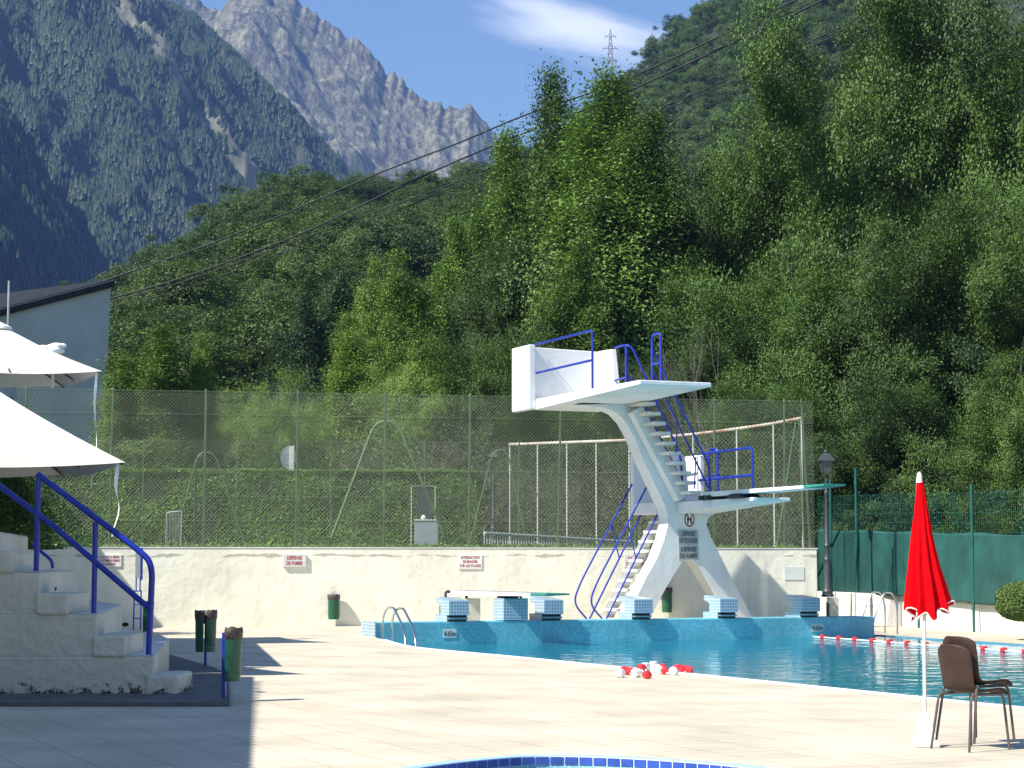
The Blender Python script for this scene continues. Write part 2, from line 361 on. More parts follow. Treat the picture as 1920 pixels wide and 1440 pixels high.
def text_mb(body, h, width, origin, ax, up, nrm, extrude=.003, space=1.0, lines=1.25):
    """lettering laid on a plane: origin = centre, ax/up in-plane axes"""
    cu = bpy.data.curves.new('t', 'FONT'); cu.body = body; cu.size = 1; cu.align_x = 'CENTER'; cu.align_y = 'CENTER'; cu.space_line = lines; cu.space_character = space
    cu.extrude = 0; cu.offset = .028; cu.resolution_u = 2
    o = bpy.data.objects.new('t', cu); COL.objects.link(o)
    dg = bpy.context.evaluated_depsgraph_get(); me = bpy.data.meshes.new_from_object(o.evaluated_get(dg))
    vs = [v.co.copy() for v in me.vertices]; fs = [tuple(p.vertices) for p in me.polygons]
    bpy.data.objects.remove(o); bpy.data.curves.remove(cu); bpy.data.meshes.remove(me)
    x0 = min(v.x for v in vs); x1 = max(v.x for v in vs); y0 = min(v.y for v in vs); y1 = max(v.y for v in vs)
    mb = MB(); ax, up, nrm, origin = map(Vector, (ax, up, nrm, origin))
    mb.add([origin + ax * ((v.x - (x0 + x1) / 2) * width / (x1 - x0)) + up * ((v.y - (y0 + y1) / 2) * h / (y1 - y0)) + nrm * extrude for v in vs], fs)
    return mb
# ---- numpy value noise
_rs = np.random.RandomState(7); _perm = _rs.rand(256, 256)
def vnoise(x, y):
    x = np.asarray(x, float); y = np.asarray(y, float)
    xi = np.floor(x).astype(int); yi = np.floor(y).astype(int); fx = x - xi; fy = y - yi
    fx = fx * fx * (3 - 2 * fx); fy = fy * fy * (3 - 2 * fy)
    g = lambda i, j: _perm[i & 255, j & 255]
    return (g(xi, yi) * (1 - fx) + g(xi + 1, yi) * fx) * (1 - fy) + (g(xi, yi + 1) * (1 - fx) + g(xi + 1, yi + 1) * fx) * fy
def fbm(x, y, o=5, ridged=False):
    s = 0; a = .5
    for i in range(o):
        n = vnoise(x * 2 ** i + 13 * i, y * 2 ** i + 7 * i)
        if ridged: n = 1 - abs(2 * n - 1)
        s = s + a * n; a *= .5
    return s
def npmesh(name, V, Fq, m, parent=None, smooth=False, attr=None):
    V = np.asarray(V, np.float32); Fq = np.asarray(Fq, np.int32); k = Fq.shape[1]
    me = bpy.data.meshes.new(name); me.vertices.add(len(V)); me.vertices.foreach_set('co', V.ravel())
    me.loops.add(Fq.size); me.loops.foreach_set('vertex_index', Fq.ravel())
    me.polygons.add(len(Fq)); me.polygons.foreach_set('loop_start', np.arange(0, Fq.size, k, dtype=np.int32))
    try: me.polygons.foreach_set('loop_total', np.full(len(Fq), k, np.int32))
    except Exception: pass
    if smooth: me.polygons.foreach_set('use_smooth', np.ones(len(Fq), bool))
    me.update(calc_edges=True)
    if attr is not None:
        for an, av in attr.items():
            at = me.attributes.new(an, 'FLOAT', 'POINT'); at.data.foreach_set('value', np.asarray(av, np.float32).ravel())
    me.materials.append(M[m] if isinstance(m, str) else m)
    o = bpy.data.objects.new(name, me); COL.objects.link(o)
    if parent: o.parent = parent
    return o
def grid_faces(nu, nv):
    i = np.arange(nu - 1)[:, None]; j = np.arange(nv - 1)[None, :]
    a = i * nv + j
    return np.stack([a, a + nv, a + nv + 1, a + 1], -1).reshape(-1, 4)
# ================================================================== THE SETTING
WALLY = 44.5
WBX = -16.0                        # left end of the back wall, which runs slightly away to the right
WEND = Vector((7.41, 49.18, 0)); WB = Vector((WBX, WALLY, 0))
def wally(x):
    t = (x - WBX) / (WEND.x - WBX)
    return WALLY + max(0, t) * (WEND.y - WALLY)
WD = (WEND - WB).normalized(); WN = Vector((WD.y, -WD.x, 0))
def onwall(px, py):
    a, y, z = ray(px, py)
    if a / y < WBX / WALLY: t = WALLY / y; return Vector((a * t, WALLY, CAMZ + z * t)), Vector((1, 0, 0)), Vector((0, -1, 0))
    k = a / y; s = (k * WB.y - WB.x) / (WD.x - k * WD.y); p = WB + WD * s; t = p.y / y
    return Vector((p.x, p.y, CAMZ + z * t)), WD, WN
def poly_sheet(loops, z=None):
    """planar polygon with holes, triangulated"""
    bm = bmesh.new(); edges = []
    for lp in loops:
        vs = [bm.verts.new(p) for p in lp]
        for i in range(len(vs)): edges.append(bm.edges.new((vs[i], vs[(i + 1) % len(vs)])))
    bmesh.ops.triangle_fill(bm, use_beauty=True, use_dissolve=False, edges=edges)
    bm.verts.index_update(); mb = MB()
    fs = []
    for f in bm.faces:
        idx = [v.index for v in f.verts]
        if f.normal.z < 0: idx.reverse()
        fs.append(tuple(idx))
    mb.add([v.co.copy() for v in bm.verts], fs); bm.free(); return mb
def catmull(pts, k=8, closed=True):
    pts = [Vector(p) for p in pts]; n = len(pts); out = []
    for i in range(n if closed else n - 1):
        g = lambda q: pts[q % n] if closed else pts[max(0, min(n - 1, q))]
        p0, p1, p2, p3 = g(i - 1), g(i), g(i + 1), g(i + 2)
        for j in range(k):
            t = j / k
            out.append(.5 * ((2 * p1) + (p2 - p0) * t + (2 * p0 - 5 * p1 + 4 * p2 - p3) * t * t + (3 * p1 - p0 - 3 * p2 + p3) * t ** 3))
    if not closed: out.append(pts[-1])
    return out
# pool outline
edge_px = [(720, 1200), (736, 1205), (753, 1209.5), (774, 1213.6), (812, 1218), (855, 1222), (944, 1230), (1023, 1237.5), (1100, 1245.5), (1158, 1251), (1300, 1264.5), (1491, 1284), (1701, 1305.5), (1920, 1328)]
LE = [G(*p) for p in edge_px]
Lend = LE[-1] + DN * 11
REND = T(11.53, 0)
kid = catmull([(-.67, 14.0, 0), (-.30, 14.5, 0), (.13, 14.84, 0), (.62, 14.80, 0), (1.12, 14.52, 0), (1.6, 14.07, 0), (1.95, 13.4, 0), (1.6, 12.4, 0), (.4, 12.0, 0), (-.8, 12.3, 0), (-1.1, 13.2, 0)], 9)
deck = poly_sheet([[Vector((-30, 2, 0)), Vector((20, 2, 0)), Vector((Lend.x, Lend.y, 0)) + Vector((9, 0, 0)), Lend] + LE[::-1] + [T(0.0, 0), T(11.53, 0), Vector((7.75, 49.5, 0)), Vector((-16.2, 44.75, 0)), Vector((-30, 44.75, 0))], [v.copy() for v in kid]])
struct('pool_deck', deck, 'deck', uv=False)
# overflow lip along the near edge
lip = MB()
for a, b in zip(LE[:-1] + [LE[-1]], LE[1:] + [Lend]):
    d = (b - a).normalized(); n = Vector((d.y, -d.x, 0))
    if n.y > 0: n = -n
    lip.hexa([a - n * .04 + Vector((0, 0, -.2)), b - n * .04 + Vector((0, 0, -.2)), b + n * .10 + Vector((0, 0, -.2)), a + n * .10 + Vector((0, 0, -.2)),
              a - n * .04 + Vector((0, 0, .012)), b - n * .04 + Vector((0, 0, .012)), b + n * .10 + Vector((0, 0, .006)), a + n * .10 + Vector((0, 0, .006))])
struct('pool_edge', lip, 'white_render', bevel=0)
# right-hand deck (slightly lower) behind and beyond the pool
RE = [G(1645, 1190, -.125), G(1780, 1199, -.125), G(1920, 1208, -.125)]
REe = RE[-1] + DN * 25
rd = MB(); pts = [REND + Vector((0, 0, -.125)), RE[0], RE[1], RE[2], REe, REe + Vector((40, 0, 0)), Vector((60, 62, -.125)), Vector((8.0, 62, -.125)), Vector((7.9, 46.4, -.125))]
rd.add(pts, [tuple(range(len(pts)))])
struct('pool_deck', rd, 'deck', uv=False)
# basin and water
WZ = -.15
ring = [T(-.1, -.1, 0)] + LE + [Lend, REe, RE[2], RE[1], RE[0], REND + DU * .1 - DN * .1]
w_ = MB(); w_.add([(p.x, p.y, WZ) for p in ring], [tuple(range(len(ring)))]); struct('pool_water', w_, 'water', uv=False)
b_ = MB(); nr = len(ring)
b_.add([(p.x, p.y, -2.4) for p in ring], [tuple(range(nr))])
b_.add([(p.x, p.y, -.02 if p.x < 1e9 else 0) for p in ring] + [(p.x, p.y, -2.4) for p in ring], [(i, (i + 1) % nr, (i + 1) % nr + nr, i + nr) for i in range(nr)][0:len(LE) + 0])
b_.add([(p.x, p.y, -.13) for p in ring] + [(p.x, p.y, -2.4) for p in ring], [(i, (i + 1) % nr, (i + 1) % nr + nr, i + nr) for i in range(len(LE), nr)])
struct('pool_basin', b_, 'basin')
# raised turquoise end wall of the pool
pl = MB(); pl.boxT(0, 11.53, -.75, 0, -2.4, .285)
t_ = thing('pool_end_wall', 'low turquoise mosaic wall closing the pool under the starting blocks', 'wall', T(0, 0, 0))
build(pl, 'mosaic_wall', 'poolmosaic', t_, bevel=.015)
c_ = MB(); c_.boxT(-.012, .02, -.76, .012, -.01, .292); build(c_, 'corner_tiles', 'mosaic', t_)
# paddling pool
k0 = [Vector(p) for p in kid]; n = len(k0)
def off(lp, d):
    out = []
    for i in range(len(lp)):
        tg = (lp[(i + 1) % len(lp)] - lp[i - 1]).normalized(); out.append(lp[i] + Vector((tg.y, -tg.x, 0)) * d)
    return out
cen = sum(k0, Vector()) / n
if (off(k0, .1)[0] - cen).length > (k0[0] - cen).length: sgn = 1
else: sgn = -1
def band(l0, z0, l1, z1):
    m_ = MB(); m_.add([(p.x, p.y, z0) for p in l0] + [(p.x, p.y, z1) for p in l1], [(i, (i + 1) % n, (i + 1) % n + n, i + n) for i in range(n)]); return m_
t_ = thing('paddling_pool', 'small round edged paddling pool with light and dark blue tiled rim', 'pool', (cen.x, cen.y, 0))
o1 = off(k0, sgn * .075); i1 = off(k0, -sgn * .05); i2 = off(k0, -sgn * .16)
m_ = band(o1, .0, o1, .03); q = band(o1, .03, k0, .035); m_.add(q.v, q.f); q = band(k0, .035, i1, .03); m_.add(q.v, q.f); build(m_, 'coping', 'kidlight', t_, uv=False)
m_ = band(i1, .03, i1, -.034); build(m_, 'grout_bed', 'grout', t_, uv=False)
tl = MB(); per = [0]
for i in range(n): per.append(per[-1] + (i1[(i + 1) % n] - i1[i]).length)
nt_ = int(per[-1] / .105)
def along(lp, s):
    s = s % per[-1]
    for i in range(n):
        if per[i + 1] >= s:
            f_ = (s - per[i]) / (per[i + 1] - per[i]); return lp[i].lerp(lp[(i + 1) % n], f_)
ia = off(k0, -sgn * .045); ib = off(k0, -sgn * .056)
for k in range(nt_):
    s0 = per[-1] * (k + .06) / nt_; s1 = per[-1] * (k + .94) / nt_
    a, b, c, d = along(ia, s0), along(ia, s1), along(ib, s1), along(ib, s0)
    zt, zb = .0235, -.030
    vs = [(a.x, a.y, zb), (b.x, b.y, zb), (c.x, c.y, zb), (d.x, d.y, zb), (a.x, a.y, zt), (b.x, b.y, zt), (c.x, c.y, zt), (d.x, d.y, zt)]
    tl.hexa(vs)
build(tl, 'rim_tiles', 'kiddark', t_, uv=False)
m_ = band(i1, -.034, i1, -.45); m_.add([(p.x, p.y, -.45) for p in i1], [tuple(range(n))]); build(m_, 'basin', 'kidpool', t_, uv=False)
m_ = MB(); m_.add([(p.x, p.y, -.055) for p in i1], [tuple(range(n))]); props(build(m_, 'paddling_water', 'kidwater', None, uv=False), kind='structure')
# one ground sheet under everything, reaching the valley end
g_ = MB(); g_.add([(-3300, -150, -2.9), (3300, -150, -2.9), (3300, 3950, -2.9), (-3300, 3950, -2.9)], [(0, 1, 2, 3)]); struct('ground', g_, 'dirt', uv=False)
g_ = MB(); g_.box(-60, -28, -40, 60, -2.9, -.01); g_.box(-60, 60, -40, 2.2, -2.9, -.012); struct('ground', g_, 'dirt', uv=False)
# dark pad beside the stand
g_ = MB(); pp = [G(-60, 1325), G(430, 1325), G(430, 1272), G(400, 1257), G(320, 1233), G(200, 1233), G(-60, 1233)]
g_.prism([p + Vector((0, 0, -.02)) for p in pp], (0, 0, .065)); struct('asphalt_pad', g_, 'asphalt')

# ------------------------------------------------------------------ terrain
def interp(px, pts):
    xs = [p[0] for p in pts]; ys = [p[1] for p in pts]; return np.interp(px, xs, ys)
def zpix(py, Y): return CAMZ + (1059 - py) * Y / F * 1.004
MIDR = [(-700, 620), (0, 560), (120, 545), (200, 525), (300, 450), (400, 395), (500, 352), (560, 318), (640, 318), (700, 345), (760, 345), (850, 310), (930, 285), (1000, 275), (1100, 285), (1300, 330), (1500, 380), (1920, 430), (2500, 480)]
def hill_z(X, Y):
    """wooded spur across the valley: plateau at +1.75 m behind the wall, rising to a ridge 350 m away"""
    k = np.asarray(X) / np.maximum(np.asarray(Y), 60.0) * F + 960
    zr = zpix(interp(k, MIDR) + 84, 350)
    t = np.clip((np.asarray(Y) - 72) / 278, 0, 1.6)
    g = np.where(t < 1, t ** 1.05, 1 - (t - 1) * 1.2)
    base = np.where((np.asarray(X) > 6.95) & (np.asarray(Y) < 66), -.6, 1.75)
    return base + (zr - 1.75) * g + (fbm(np.asarray(X) / 25 + 3, np.asarray(Y) / 25, 3) - .45) * 5 * np.clip(t * 4, 0, 1)
xs = np.concatenate([np.linspace(-170, 6.9, 70), [6.96], np.linspace(9, 190, 50)]); ys = np.concatenate([[46.75, 60, 65.9, 66.1], np.linspace(72, 420, 90)])
XX, YY = np.meshgrid(xs, ys, indexing='ij'); YY[:, 0] = [wally(min(x, 6.9)) + .25 for x in xs]; ZZ = hill_z(XX, YY)
V = np.stack([XX, YY, ZZ], -1).reshape(-1, 3)
props(npmesh('hill', V, grid_faces(len(xs), len(ys)), 'soil', smooth=True), kind='structure')
RHR = [(300, 620), (700, 480), (900, 380), (1000, 330), (1060, 250), (1130, 172), (1160, 145), (1200, 112), (1225, 72), (1290, 18), (1330, -20), (1420, -95), (1600, -230), (1920, -380), (2400, -500)]
def rhill_z(X, Y):
    k = np.asarray(X) / np.maximum(np.asarray(Y), 300.0) * F + 960
    zr = zpix(interp(k, RHR) + 42, 700)
    t = np.clip((np.asarray(Y) - 330) / 370, 0, 1.5)
    g = np.where(t < 1, t ** .9, 1 - (t - 1) * .8)
    r = fbm((np.asarray(X) * .8 + np.asarray(Y) * .15) / 40, np.asarray(Y) / 160, 3)
    return 30 + (zr - 30) * g + (r - .45) * 26 * np.clip(t * 3, 0, 1) * np.clip((1.0 - t) * 5, .12, 1)
xs = np.linspace(-140, 330, 110); ys = np.linspace(330, 880, 100)
XX, YY = np.meshgrid(xs, ys, indexing='ij'); ZZ = rhill_z(XX, YY)
props(npmesh('hill', np.stack([XX, YY, ZZ], -1).reshape(-1, 3), grid_faces(len(xs), len(ys)), 'soil', smooth=True), kind='structure')

def mountmat(name, base1, base2, scar, fine, streak, bump):
    m, t, b = nodes(name); L = t.links
    tc = t.nodes.new('ShaderNodeTexCoord')
    n = t.nodes.new('ShaderNodeTexNoise'); n.inputs['Scale'].default_value = fine; n.inputs['Detail'].default_value = 8; n.inputs['Roughness'].default_value = .65
    mp = t.nodes.new('ShaderNodeMapping'); mp.inputs['Scale'].default_value = streak; L.new(tc.outputs['Object'], mp.inputs[0]); L.new(mp.outputs[0], n.inputs['Vector'])
    r = t.nodes.new('ShaderNodeValToRGB'); r.color_ramp.elements[0].position = .4; r.color_ramp.elements[1].position = .62
    r.color_ramp.elements[0].color = (*base1, 1); r.color_ramp.elements[1].color = (*base2, 1); L.new(n.outputs[0], r.inputs[0])
    at = t.nodes.new('ShaderNodeAttribute'); at.attribute_name = 'scar'
    mx = t.nodes.new('ShaderNodeMix'); mx.data_type = 'RGBA'; mx.inputs[7].default_value = (*scar, 1); L.new(at.outputs['Fac'], mx.inputs[0]); L.new(r.outputs[0], mx.inputs[6])
    L.new(mx.outputs[2], b.inputs['Base Color']); b.inputs['Roughness'].default_value = .95; b.inputs['Specular IOR Level'].default_value = .1
    bp = t.nodes.new('ShaderNodeBump'); bp.inputs['Distance'].default_value = bump; L.new(n.outputs[0], bp.inputs['Height']); L.new(bp.outputs[0], b.inputs['Normal'])
    return m
M['mtA'] = mountmat('forest_slope', (.012, .026, .012), (.028, .05, .02), (.21, .205, .145), .02, (1, 1, 1), 3)
M['mtB'] = mountmat('rock_face', (.12, .115, .075), (.31, .30, .21), (.07, .10, .045), .06, (1.3, 1, .6), 12)
M['mtC'] = mountmat('dark_slope', (.012, .028, .022), (.024, .045, .03), (.05, .07, .04), .03, (1, 1, 1), 3)
def mountain(name, RP, Yr, depth, m, fall, nu, nv, px0, px1, amp, per, rough, matn, scarf, jag=0, stretch=.22):
    """ridge RP seen at distance Yr; the face descends towards the camera by m per metre; back side falls away"""
    pxs = np.linspace(px0, px1, nu); X = (pxs - 960) / F * Yr * 1.0
    zr = zpix(interp(pxs, RP), Yr)
    jg = (fbm(pxs / 16, pxs * 0 + 3, 5) - .47) * jag
    t = np.concatenate([np.linspace(-.16, -.02, 5), np.linspace(0, 1, nv)])
    XX = np.repeat(X[:, None], len(t), 1); TT = np.repeat(t[None], nu, 0); YY = Yr - depth * TT
    ZZ = zr[:, None] - np.where(TT > 0, m * depth * TT, -TT * depth * 1.2)
    ZZ = ZZ + jg[:, None] * np.exp(-np.abs(TT) * 14)
    fx, fy = fall; ln_ = math.hypot(fx, fy); fx /= ln_; fy /= ln_
    c = XX * (-fy) + YY * fx; a = XX * fx + YY * fy
    w_ = (fbm(XX / per * 1.3, YY / per * 1.3, 3) - .5) * per * .9
    g = fbm((c + w_) / per, a / per * stretch, 5, ridged=True)
    fine = fbm(XX / rough, YY * 1.4 / rough, 5, ridged=True)
    k = np.clip(TT * 9, 0.03, 1)
    ZZ = ZZ + (g - .55) * amp * k + (fine - .5) * amp * .35 * np.clip(TT * 20, .12, 1)
    if scarf is None: sca = np.zeros_like(ZZ)
    else: sca = scarf(c, a, w_, g, XX, YY, TT)
    V = np.stack([XX, YY, np.maximum(ZZ, -2.5)], -1).reshape(-1, 3)
    o = npmesh(name, V, grid_faces(nu, len(t)), matn, smooth=False, attr={'scar': sca.reshape(-1)})
    props(o, kind='structure'); return XX, YY, ZZ, TT, sca
RA = [(-900, -900), (-300, -520), (0, -250), (190, -90), (310, 2), (352, 24), (400, 66), (450, 118), (510, 176), (560, 224), (604, 270), (642, 314), (760, 420), (900, 560), (1100, 700)]
def scarA(c, a, w_, g, X, Y, TT):
    q = 1 - abs(2 * vnoise((c + w_ * .35) / 105 + 5, a / 1100 + 2) - 1); s2 = vnoise(c / 30 + 9, a / 150); s3 = vnoise(c / 9 + 3, a / 16); s4 = vnoise(c / 200 + 1, a / 260 + 4)
    v = np.clip((q ** 3 * .62 + s2 * .24 + s3 * .18 + s4 * .34 - .72) * 6, 0, 1)
    return np.clip(v, 0, .85)
A = mountain('mountain', RA, 2200, 1300, .62, (1.04, -.6), 460, 320, -500, 1050, 190, 250, 45, 'mtA', scarA, jag=14)
RB = [(100, -250), (300, -60), (370, -2), (395, 4), (425, -18), (440, -40), (500, -40), (545, -12), (575, 10), (600, 30), (640, 56), (665, 66), (700, 97), (716, 118), (760, 150), (800, 184), (822, 189), (850, 202), (868, 204), (880, 192), (896, 200), (912, 228), (925, 240), (945, 270), (1000, 330), (1100, 430), (1250, 560)]
def scarB(c, a, w_, g, X, Y, TT):
    return np.clip((vnoise(X / 60, Y / 60) * .5 + vnoise(X / 16, Y / 30) * .5 - .55 + (TT - .3) * .5) * 4, 0, .8)
mountain('mountain', RB, 3600, 1500, .75, (.7, -.9), 520, 320, 100, 1250, 120, 210, 70, 'mtB', scarB, jag=34, stretch=.75)
RC = [(-400, -300), (-100, 60), (0, 205), (25, 235), (50, 275), (75, 318), (100, 352), (130, 392), (160, 430), (176, 462), (190, 500), (215, 560), (300, 700)]
def scarC(c, a, w_, g, X, Y, TT): return np.clip((vnoise(X / 14, Y / 14) - .7) * 3, 0, .6)
C_ = mountain('mountain', RC, 1400, 500, .25, (1.6, -.2), 160, 120, -400, 300, 30, 90, 20, 'mtC', scarC, jag=16)
RD = [(60, 420), (150, 405), (190, 415), (230, 445), (262, 480), (300, 540), (420, 640)]
D_ = mountain('mountain', RD, 1700, 400, .6, (1.0, -.6), 120, 60, 40, 420, 30, 70, 20, 'mtC', scarC, jag=10)

# ------------------------------------------------------------------ long cream wall at the back of the deck
m_ = MB(); e1 = WN * -.3
m_.hexa([WB + Vector((0, 0, -.1)), WEND + Vector((0, 0, -.1)), WEND + e1 + Vector((0, 0, -.1)), WB + e1 + Vector((.03, 0, -.1)), WB + Vector((0, 0, 1.79)), WEND + Vector((0, 0, 1.79)), WEND + e1 + Vector((0, 0, 1.79)), WB + e1 + Vector((.03, 0, 1.79))])
t_ = thing('back_wall', 'long cream rendered wall behind the pool carrying the wire fence', 'wall', (-4, WALLY, 0))
build(m_, 'wall_body', 'cream', t_, bevel=.02, uv=False)
m_ = MB(); e0 = WN * .012; m_.hexa([p + Vector((0, 0, z)) for z in (1.791, 1.815) for p in (WB + e0, WEND + e0 + WD * .015, WEND + e1 + WD * .015, WB + e1)]); build(m_, 'coping', 'white_render', t_, uv=False)
# low white wall to the right with the screen above
LW = [(Vector((10.98, 45.5, 0)), .565), (Vector((9.72, 51.1, 0)), .66), (Vector((8.1, 55.2, 0)), .70)]
d_ = (LW[0][0] - LW[1][0]).normalized(); LW = [(LW[0][0] + d_ * 14, .50)] + LW
nrm = Vector((d_.y, -d_.x, 0)); nrm = -nrm if nrm.x < 0 else nrm
m_ = MB()
for (a, ha), (b, hb) in zip(LW[:-1], LW[1:]):
    q = nrm * .3
    za = Vector((0, 0, ha)); zb = Vector((0, 0, hb)); zz = Vector((0, 0, -.2))
    m_.hexa([a + zz, a + q + zz, b + q + zz, b + zz, a + za, a + q + za, b + q + zb, b + zb])
t_ = thing('low_wall', 'low bright white wall below the green privacy screen', 'wall', LW[1][0]); build(m_, 'wall_body', 'white_render', t_, bevel=.015, uv=False)
# ground behind the low wall
g_ = MB(); g_.add([(7.05, 46.8, .4), (60, 40, .4), (60, 75, .4), (7.05, 75, .4)], [(0, 1, 2, 3)])
g_ = MB(); q = [LW[0][0] + nrm * .3, LW[1][0] + nrm * .3, LW[2][0] + nrm * .3, LW[3][0] + nrm * .3, Vector((7.0, 56, 0)), Vector((7.0, 75, 0)), Vector((60, 75, 0)), Vector((60, 30, 0))]
g_.add([(p.x, p.y, .42) for p in q], [tuple(range(len(q)))]); struct('ground', g_, 'soil', uv=False)

# grey rendered building, back left
Fp = Vector((-15.03, 75, 0)); dl = Vector((-.6, -.8, 0)); bk = Vector((-.8, .6, 0))
zf = 11.75; sl = .31
t_ = thing('grey_building', 'shaded grey gable building with dark sheet roof behind the parasols', 'building', Fp + Vector((0, 0, 1.7)))
m_ = MB(); q = []
for (a, b) in ((0, 0), (18, 0), (18, 11), (0, 11)): q.append((a, b))
low = Vector((-.21, -.26, 0))
bot = [Fp + low + dl * a + bk * b + Vector((0, 0, 1.0)) for a, b in q]; top = [Fp + dl * a + bk * b + Vector((0, 0, zf - sl * a)) for a, b in q]
m_.hexa(bot + top); build(m_, 'wall', 'bluesteel', t_, uv=False)
m_ = MB(); e = .12
rb = [Fp + dl * a + bk * b - Vector((.8 * e, -.6 * e, 0)) * 0 + Vector((.14, -.11, 0)) * (1 if b == 0 else 0) + Vector((0, 0, zf + .02 - sl * a)) for a, b in ((-.05, 0), (18, 0), (18, 11), (-.05, 11))]
m_.hexa(rb + [p + Vector((0, 0, .24)) for p in rb]); build(m_, 'roof', 'roof', t_, bevel=.02, uv=False)
m_ = MB()
for i in range(55):
    b = .1 + i * .2; a0 = Fp + dl * -.05 + bk * b + Vector((0, 0, zf + .27 + sl * .05)); a1 = Fp + dl * 18 + bk * b + Vector((0, 0, zf + .27 - sl * 18)); m_.tube([a0, a1], .035, 5)
build(m_, 'roof_corrugation', 'roof', t_, uv=False)
m_ = MB(); q = Fp + dl * 5.0 + Vector((.3, -.25, 0)); kz = q.y / F; q.x = -951 * kz; m_.tube([Vector((q.x, q.y, CAMZ + 445 * kz)), Vector((q.x, q.y, CAMZ + 535 * kz))], .045, 8); build(m_, 'drain_pipe', 'galv', t_, uv=False)

# unseen blocks left of the camera, added and shaped to throw shade into view
t_ = thing('shadow_building', 'cream changing block left of the camera, throwing its shadow on the deck', 'building', (-9, 10, 0))
m_ = MB(); m_.prism([(-4.45, 8.0, -.1), (-4.75, 11.8, -.1), (-6.27, 23.8, -.1), (-14, 23.8, -.1), (-14, 8, -.1)][::-1], (0, 0, 3.6)); build(m_, 'wall', 'white_render', t_, uv=False)
m_ = MB(); m_.prism([(-4.4, 7.9, 3.5), (-4.70, 11.8, 3.5), (-6.22, 23.9, 3.5), (-14.1, 23.9, 3.5), (-14.1, 7.9, 3.5)][::-1], (0, 0, .2)); build(m_, 'roof', 'roof', t_, uv=False)
m_ = MB(); m_.prism([(-7.6, 28.3, -.1), (-11.4, 43.7, -.1), (-16, 43.7, -.1), (-16, 28.3, -.1)][::-1], (0, 0, 3.6)); build(m_, 'wall', 'white_render', t_, uv=False)
m_ = MB(); m_.prism([(-7.35, 28.3, 3.5), (-11.2, 43.8, 3.5), (-16, 43.8, 3.5), (-16, 28.3, 3.5)][::-1], (0, 0, .2)); build(m_, 'roof', 'roof', t_, uv=False)
m_ = MB()
for i in range(57):
    y = 8.2 + i * .26; x = -4.42 - (y - 8) * .117; m_.tube([(x - 1.5, y, 3.72), (x + .10, y, 3.72)], .07, 6)
m_r = m_; m_ = MB().box(-17, -11.9, 40.5, 45.2, -.1, 5.0); build(m_, 'wall', 'white_render', t_, uv=False); m_ = m_r; build(m_, 'roof_ribs', 'roof', t_, uv=False)

# ------------------------------------------------------------------ grandstand (white tiers, left)
t_ = thing('grandstand', 'weathered white concrete stepped stand at the left edge of the deck', 'grandstand', (-6, 22, 0))
RZ = .447; RUN = .615
def tier_edge(i):   # right-hand edge polyline of tier i
    return [Vector((-3.81 - RUN * i, 21.7, 0)), Vector((-4.49 - RUN * i * 1.02, 26.65, 0)), Vector((-5.93 - RUN * i * .98, 30.9, 0)), Vector((-8.6 - RUN * i * .6, 36, 0))]
for i in range(6):
    e_ = tier_edge(i); m_ = MB(); z1 = .44 + RZ * i; z0 = .0 if i == 0 else z1 - RZ - .02
    back = [Vector((-14, 36, 0)), Vector((-14, 21.7, 0))]
    lp = [Vector((p.x, p.y + (.004 * i if j in (0, len(e_) + 1) else 0), z0 if i else -.05)) for j, p in enumerate(e_ + back)]
    m_.prism(lp, (0, 0, z1 - (z0 if i else -.05))); build(m_, 'tier', 'stand', t_, uv=False, bevel=.025)
    tp = MB(); tp.prism([Vector((p.x - .012, p.y + .012, z1)) for p in (e_[0], e_[1], e_[2], e_[3])] + [Vector((p.x, p.y, z1)) for p in (tier_edge(i + 1)[3], tier_edge(i + 1)[2], tier_edge(i + 1)[1], tier_edge(i + 1)[0] + Vector((0, .012, 0)))], (0, 0, .004)); build(tp, 'tread_paint', 'step', t_, uv=False)
for i in range(6):
    x0 = -3.81 - RUN * (i - 1) - .35 - (0 if i else .0); z1 = .44 + RZ * i - .225
    if i == 0: m_ = MB().box(-3.9, -3.56, 21.66, 22.7, -.05, z1 + .02)
    else: m_ = MB().box(-3.81 - RUN * i - .05, -3.81 - RUN * (i - 1) - .31, 21.67, 22.75, z1 - .235, z1)
    build(m_, 'half_step', 'stand', t_, uv=False, bevel=.03)
for (px, py, v) in ((100, 1104, 23.5), (235, 1171, 23.8)):
    c = P(px, py, v); m_ = MB(); m_.ball(c, .032, 8, 6, (1.3, .5, .8)); build(m_, 'drain_hole', 'darkvoid', t_, uv=False)
c = P(305, 1104 + 77, 24.5)
# handrail on the stand
t_ = thing('stair_handrail', 'long blue tubular handrail running down the white stand', 'handrail', (-4.5, 21.9, .4))
Yh = 21.9
A_ = P(72, 893, Yh); B_ = P(262, 1034, Yh); C2 = P(285, 1068, Yh)
m_ = MB(); top = [P(72, 1071, Yh), P(72, 893, Yh), P(262, 1033, Yh), P(285, 1062, Yh), P(279, 1227, Yh)]
m_.tube([P(68, 1071, Yh), P(72, 889, Yh)], .03, 10); build(m_, 'post', 'blue', t_, smooth='auto')
m_ = MB(); m_.tube([P(176, 1150, Yh), P(179, 978, Yh)], .03, 10); build(m_, 'post', 'blue', t_, smooth='auto')
m_ = MB(); m_.tube(rounded([P(70, 889, Yh), P(258, 1030, Yh), P(286, 1056, Yh), P(279, 1227, Yh)], .18), .034, 10); build(m_, 'top_rail', 'blue', t_, smooth='auto')
m_ = MB(); m_.tube([P(-40, 882, Yh), P(100, 986, Yh), P(264, 1127, Yh), P(283, 1142, Yh)], .032, 10); build(m_, 'mid_rail', 'blue', t_, smooth='auto')
t_ = thing('grab_rail', 'short curved blue grab rail beside the upper steps of the stand', 'handrail', P(98, 1066, 24))
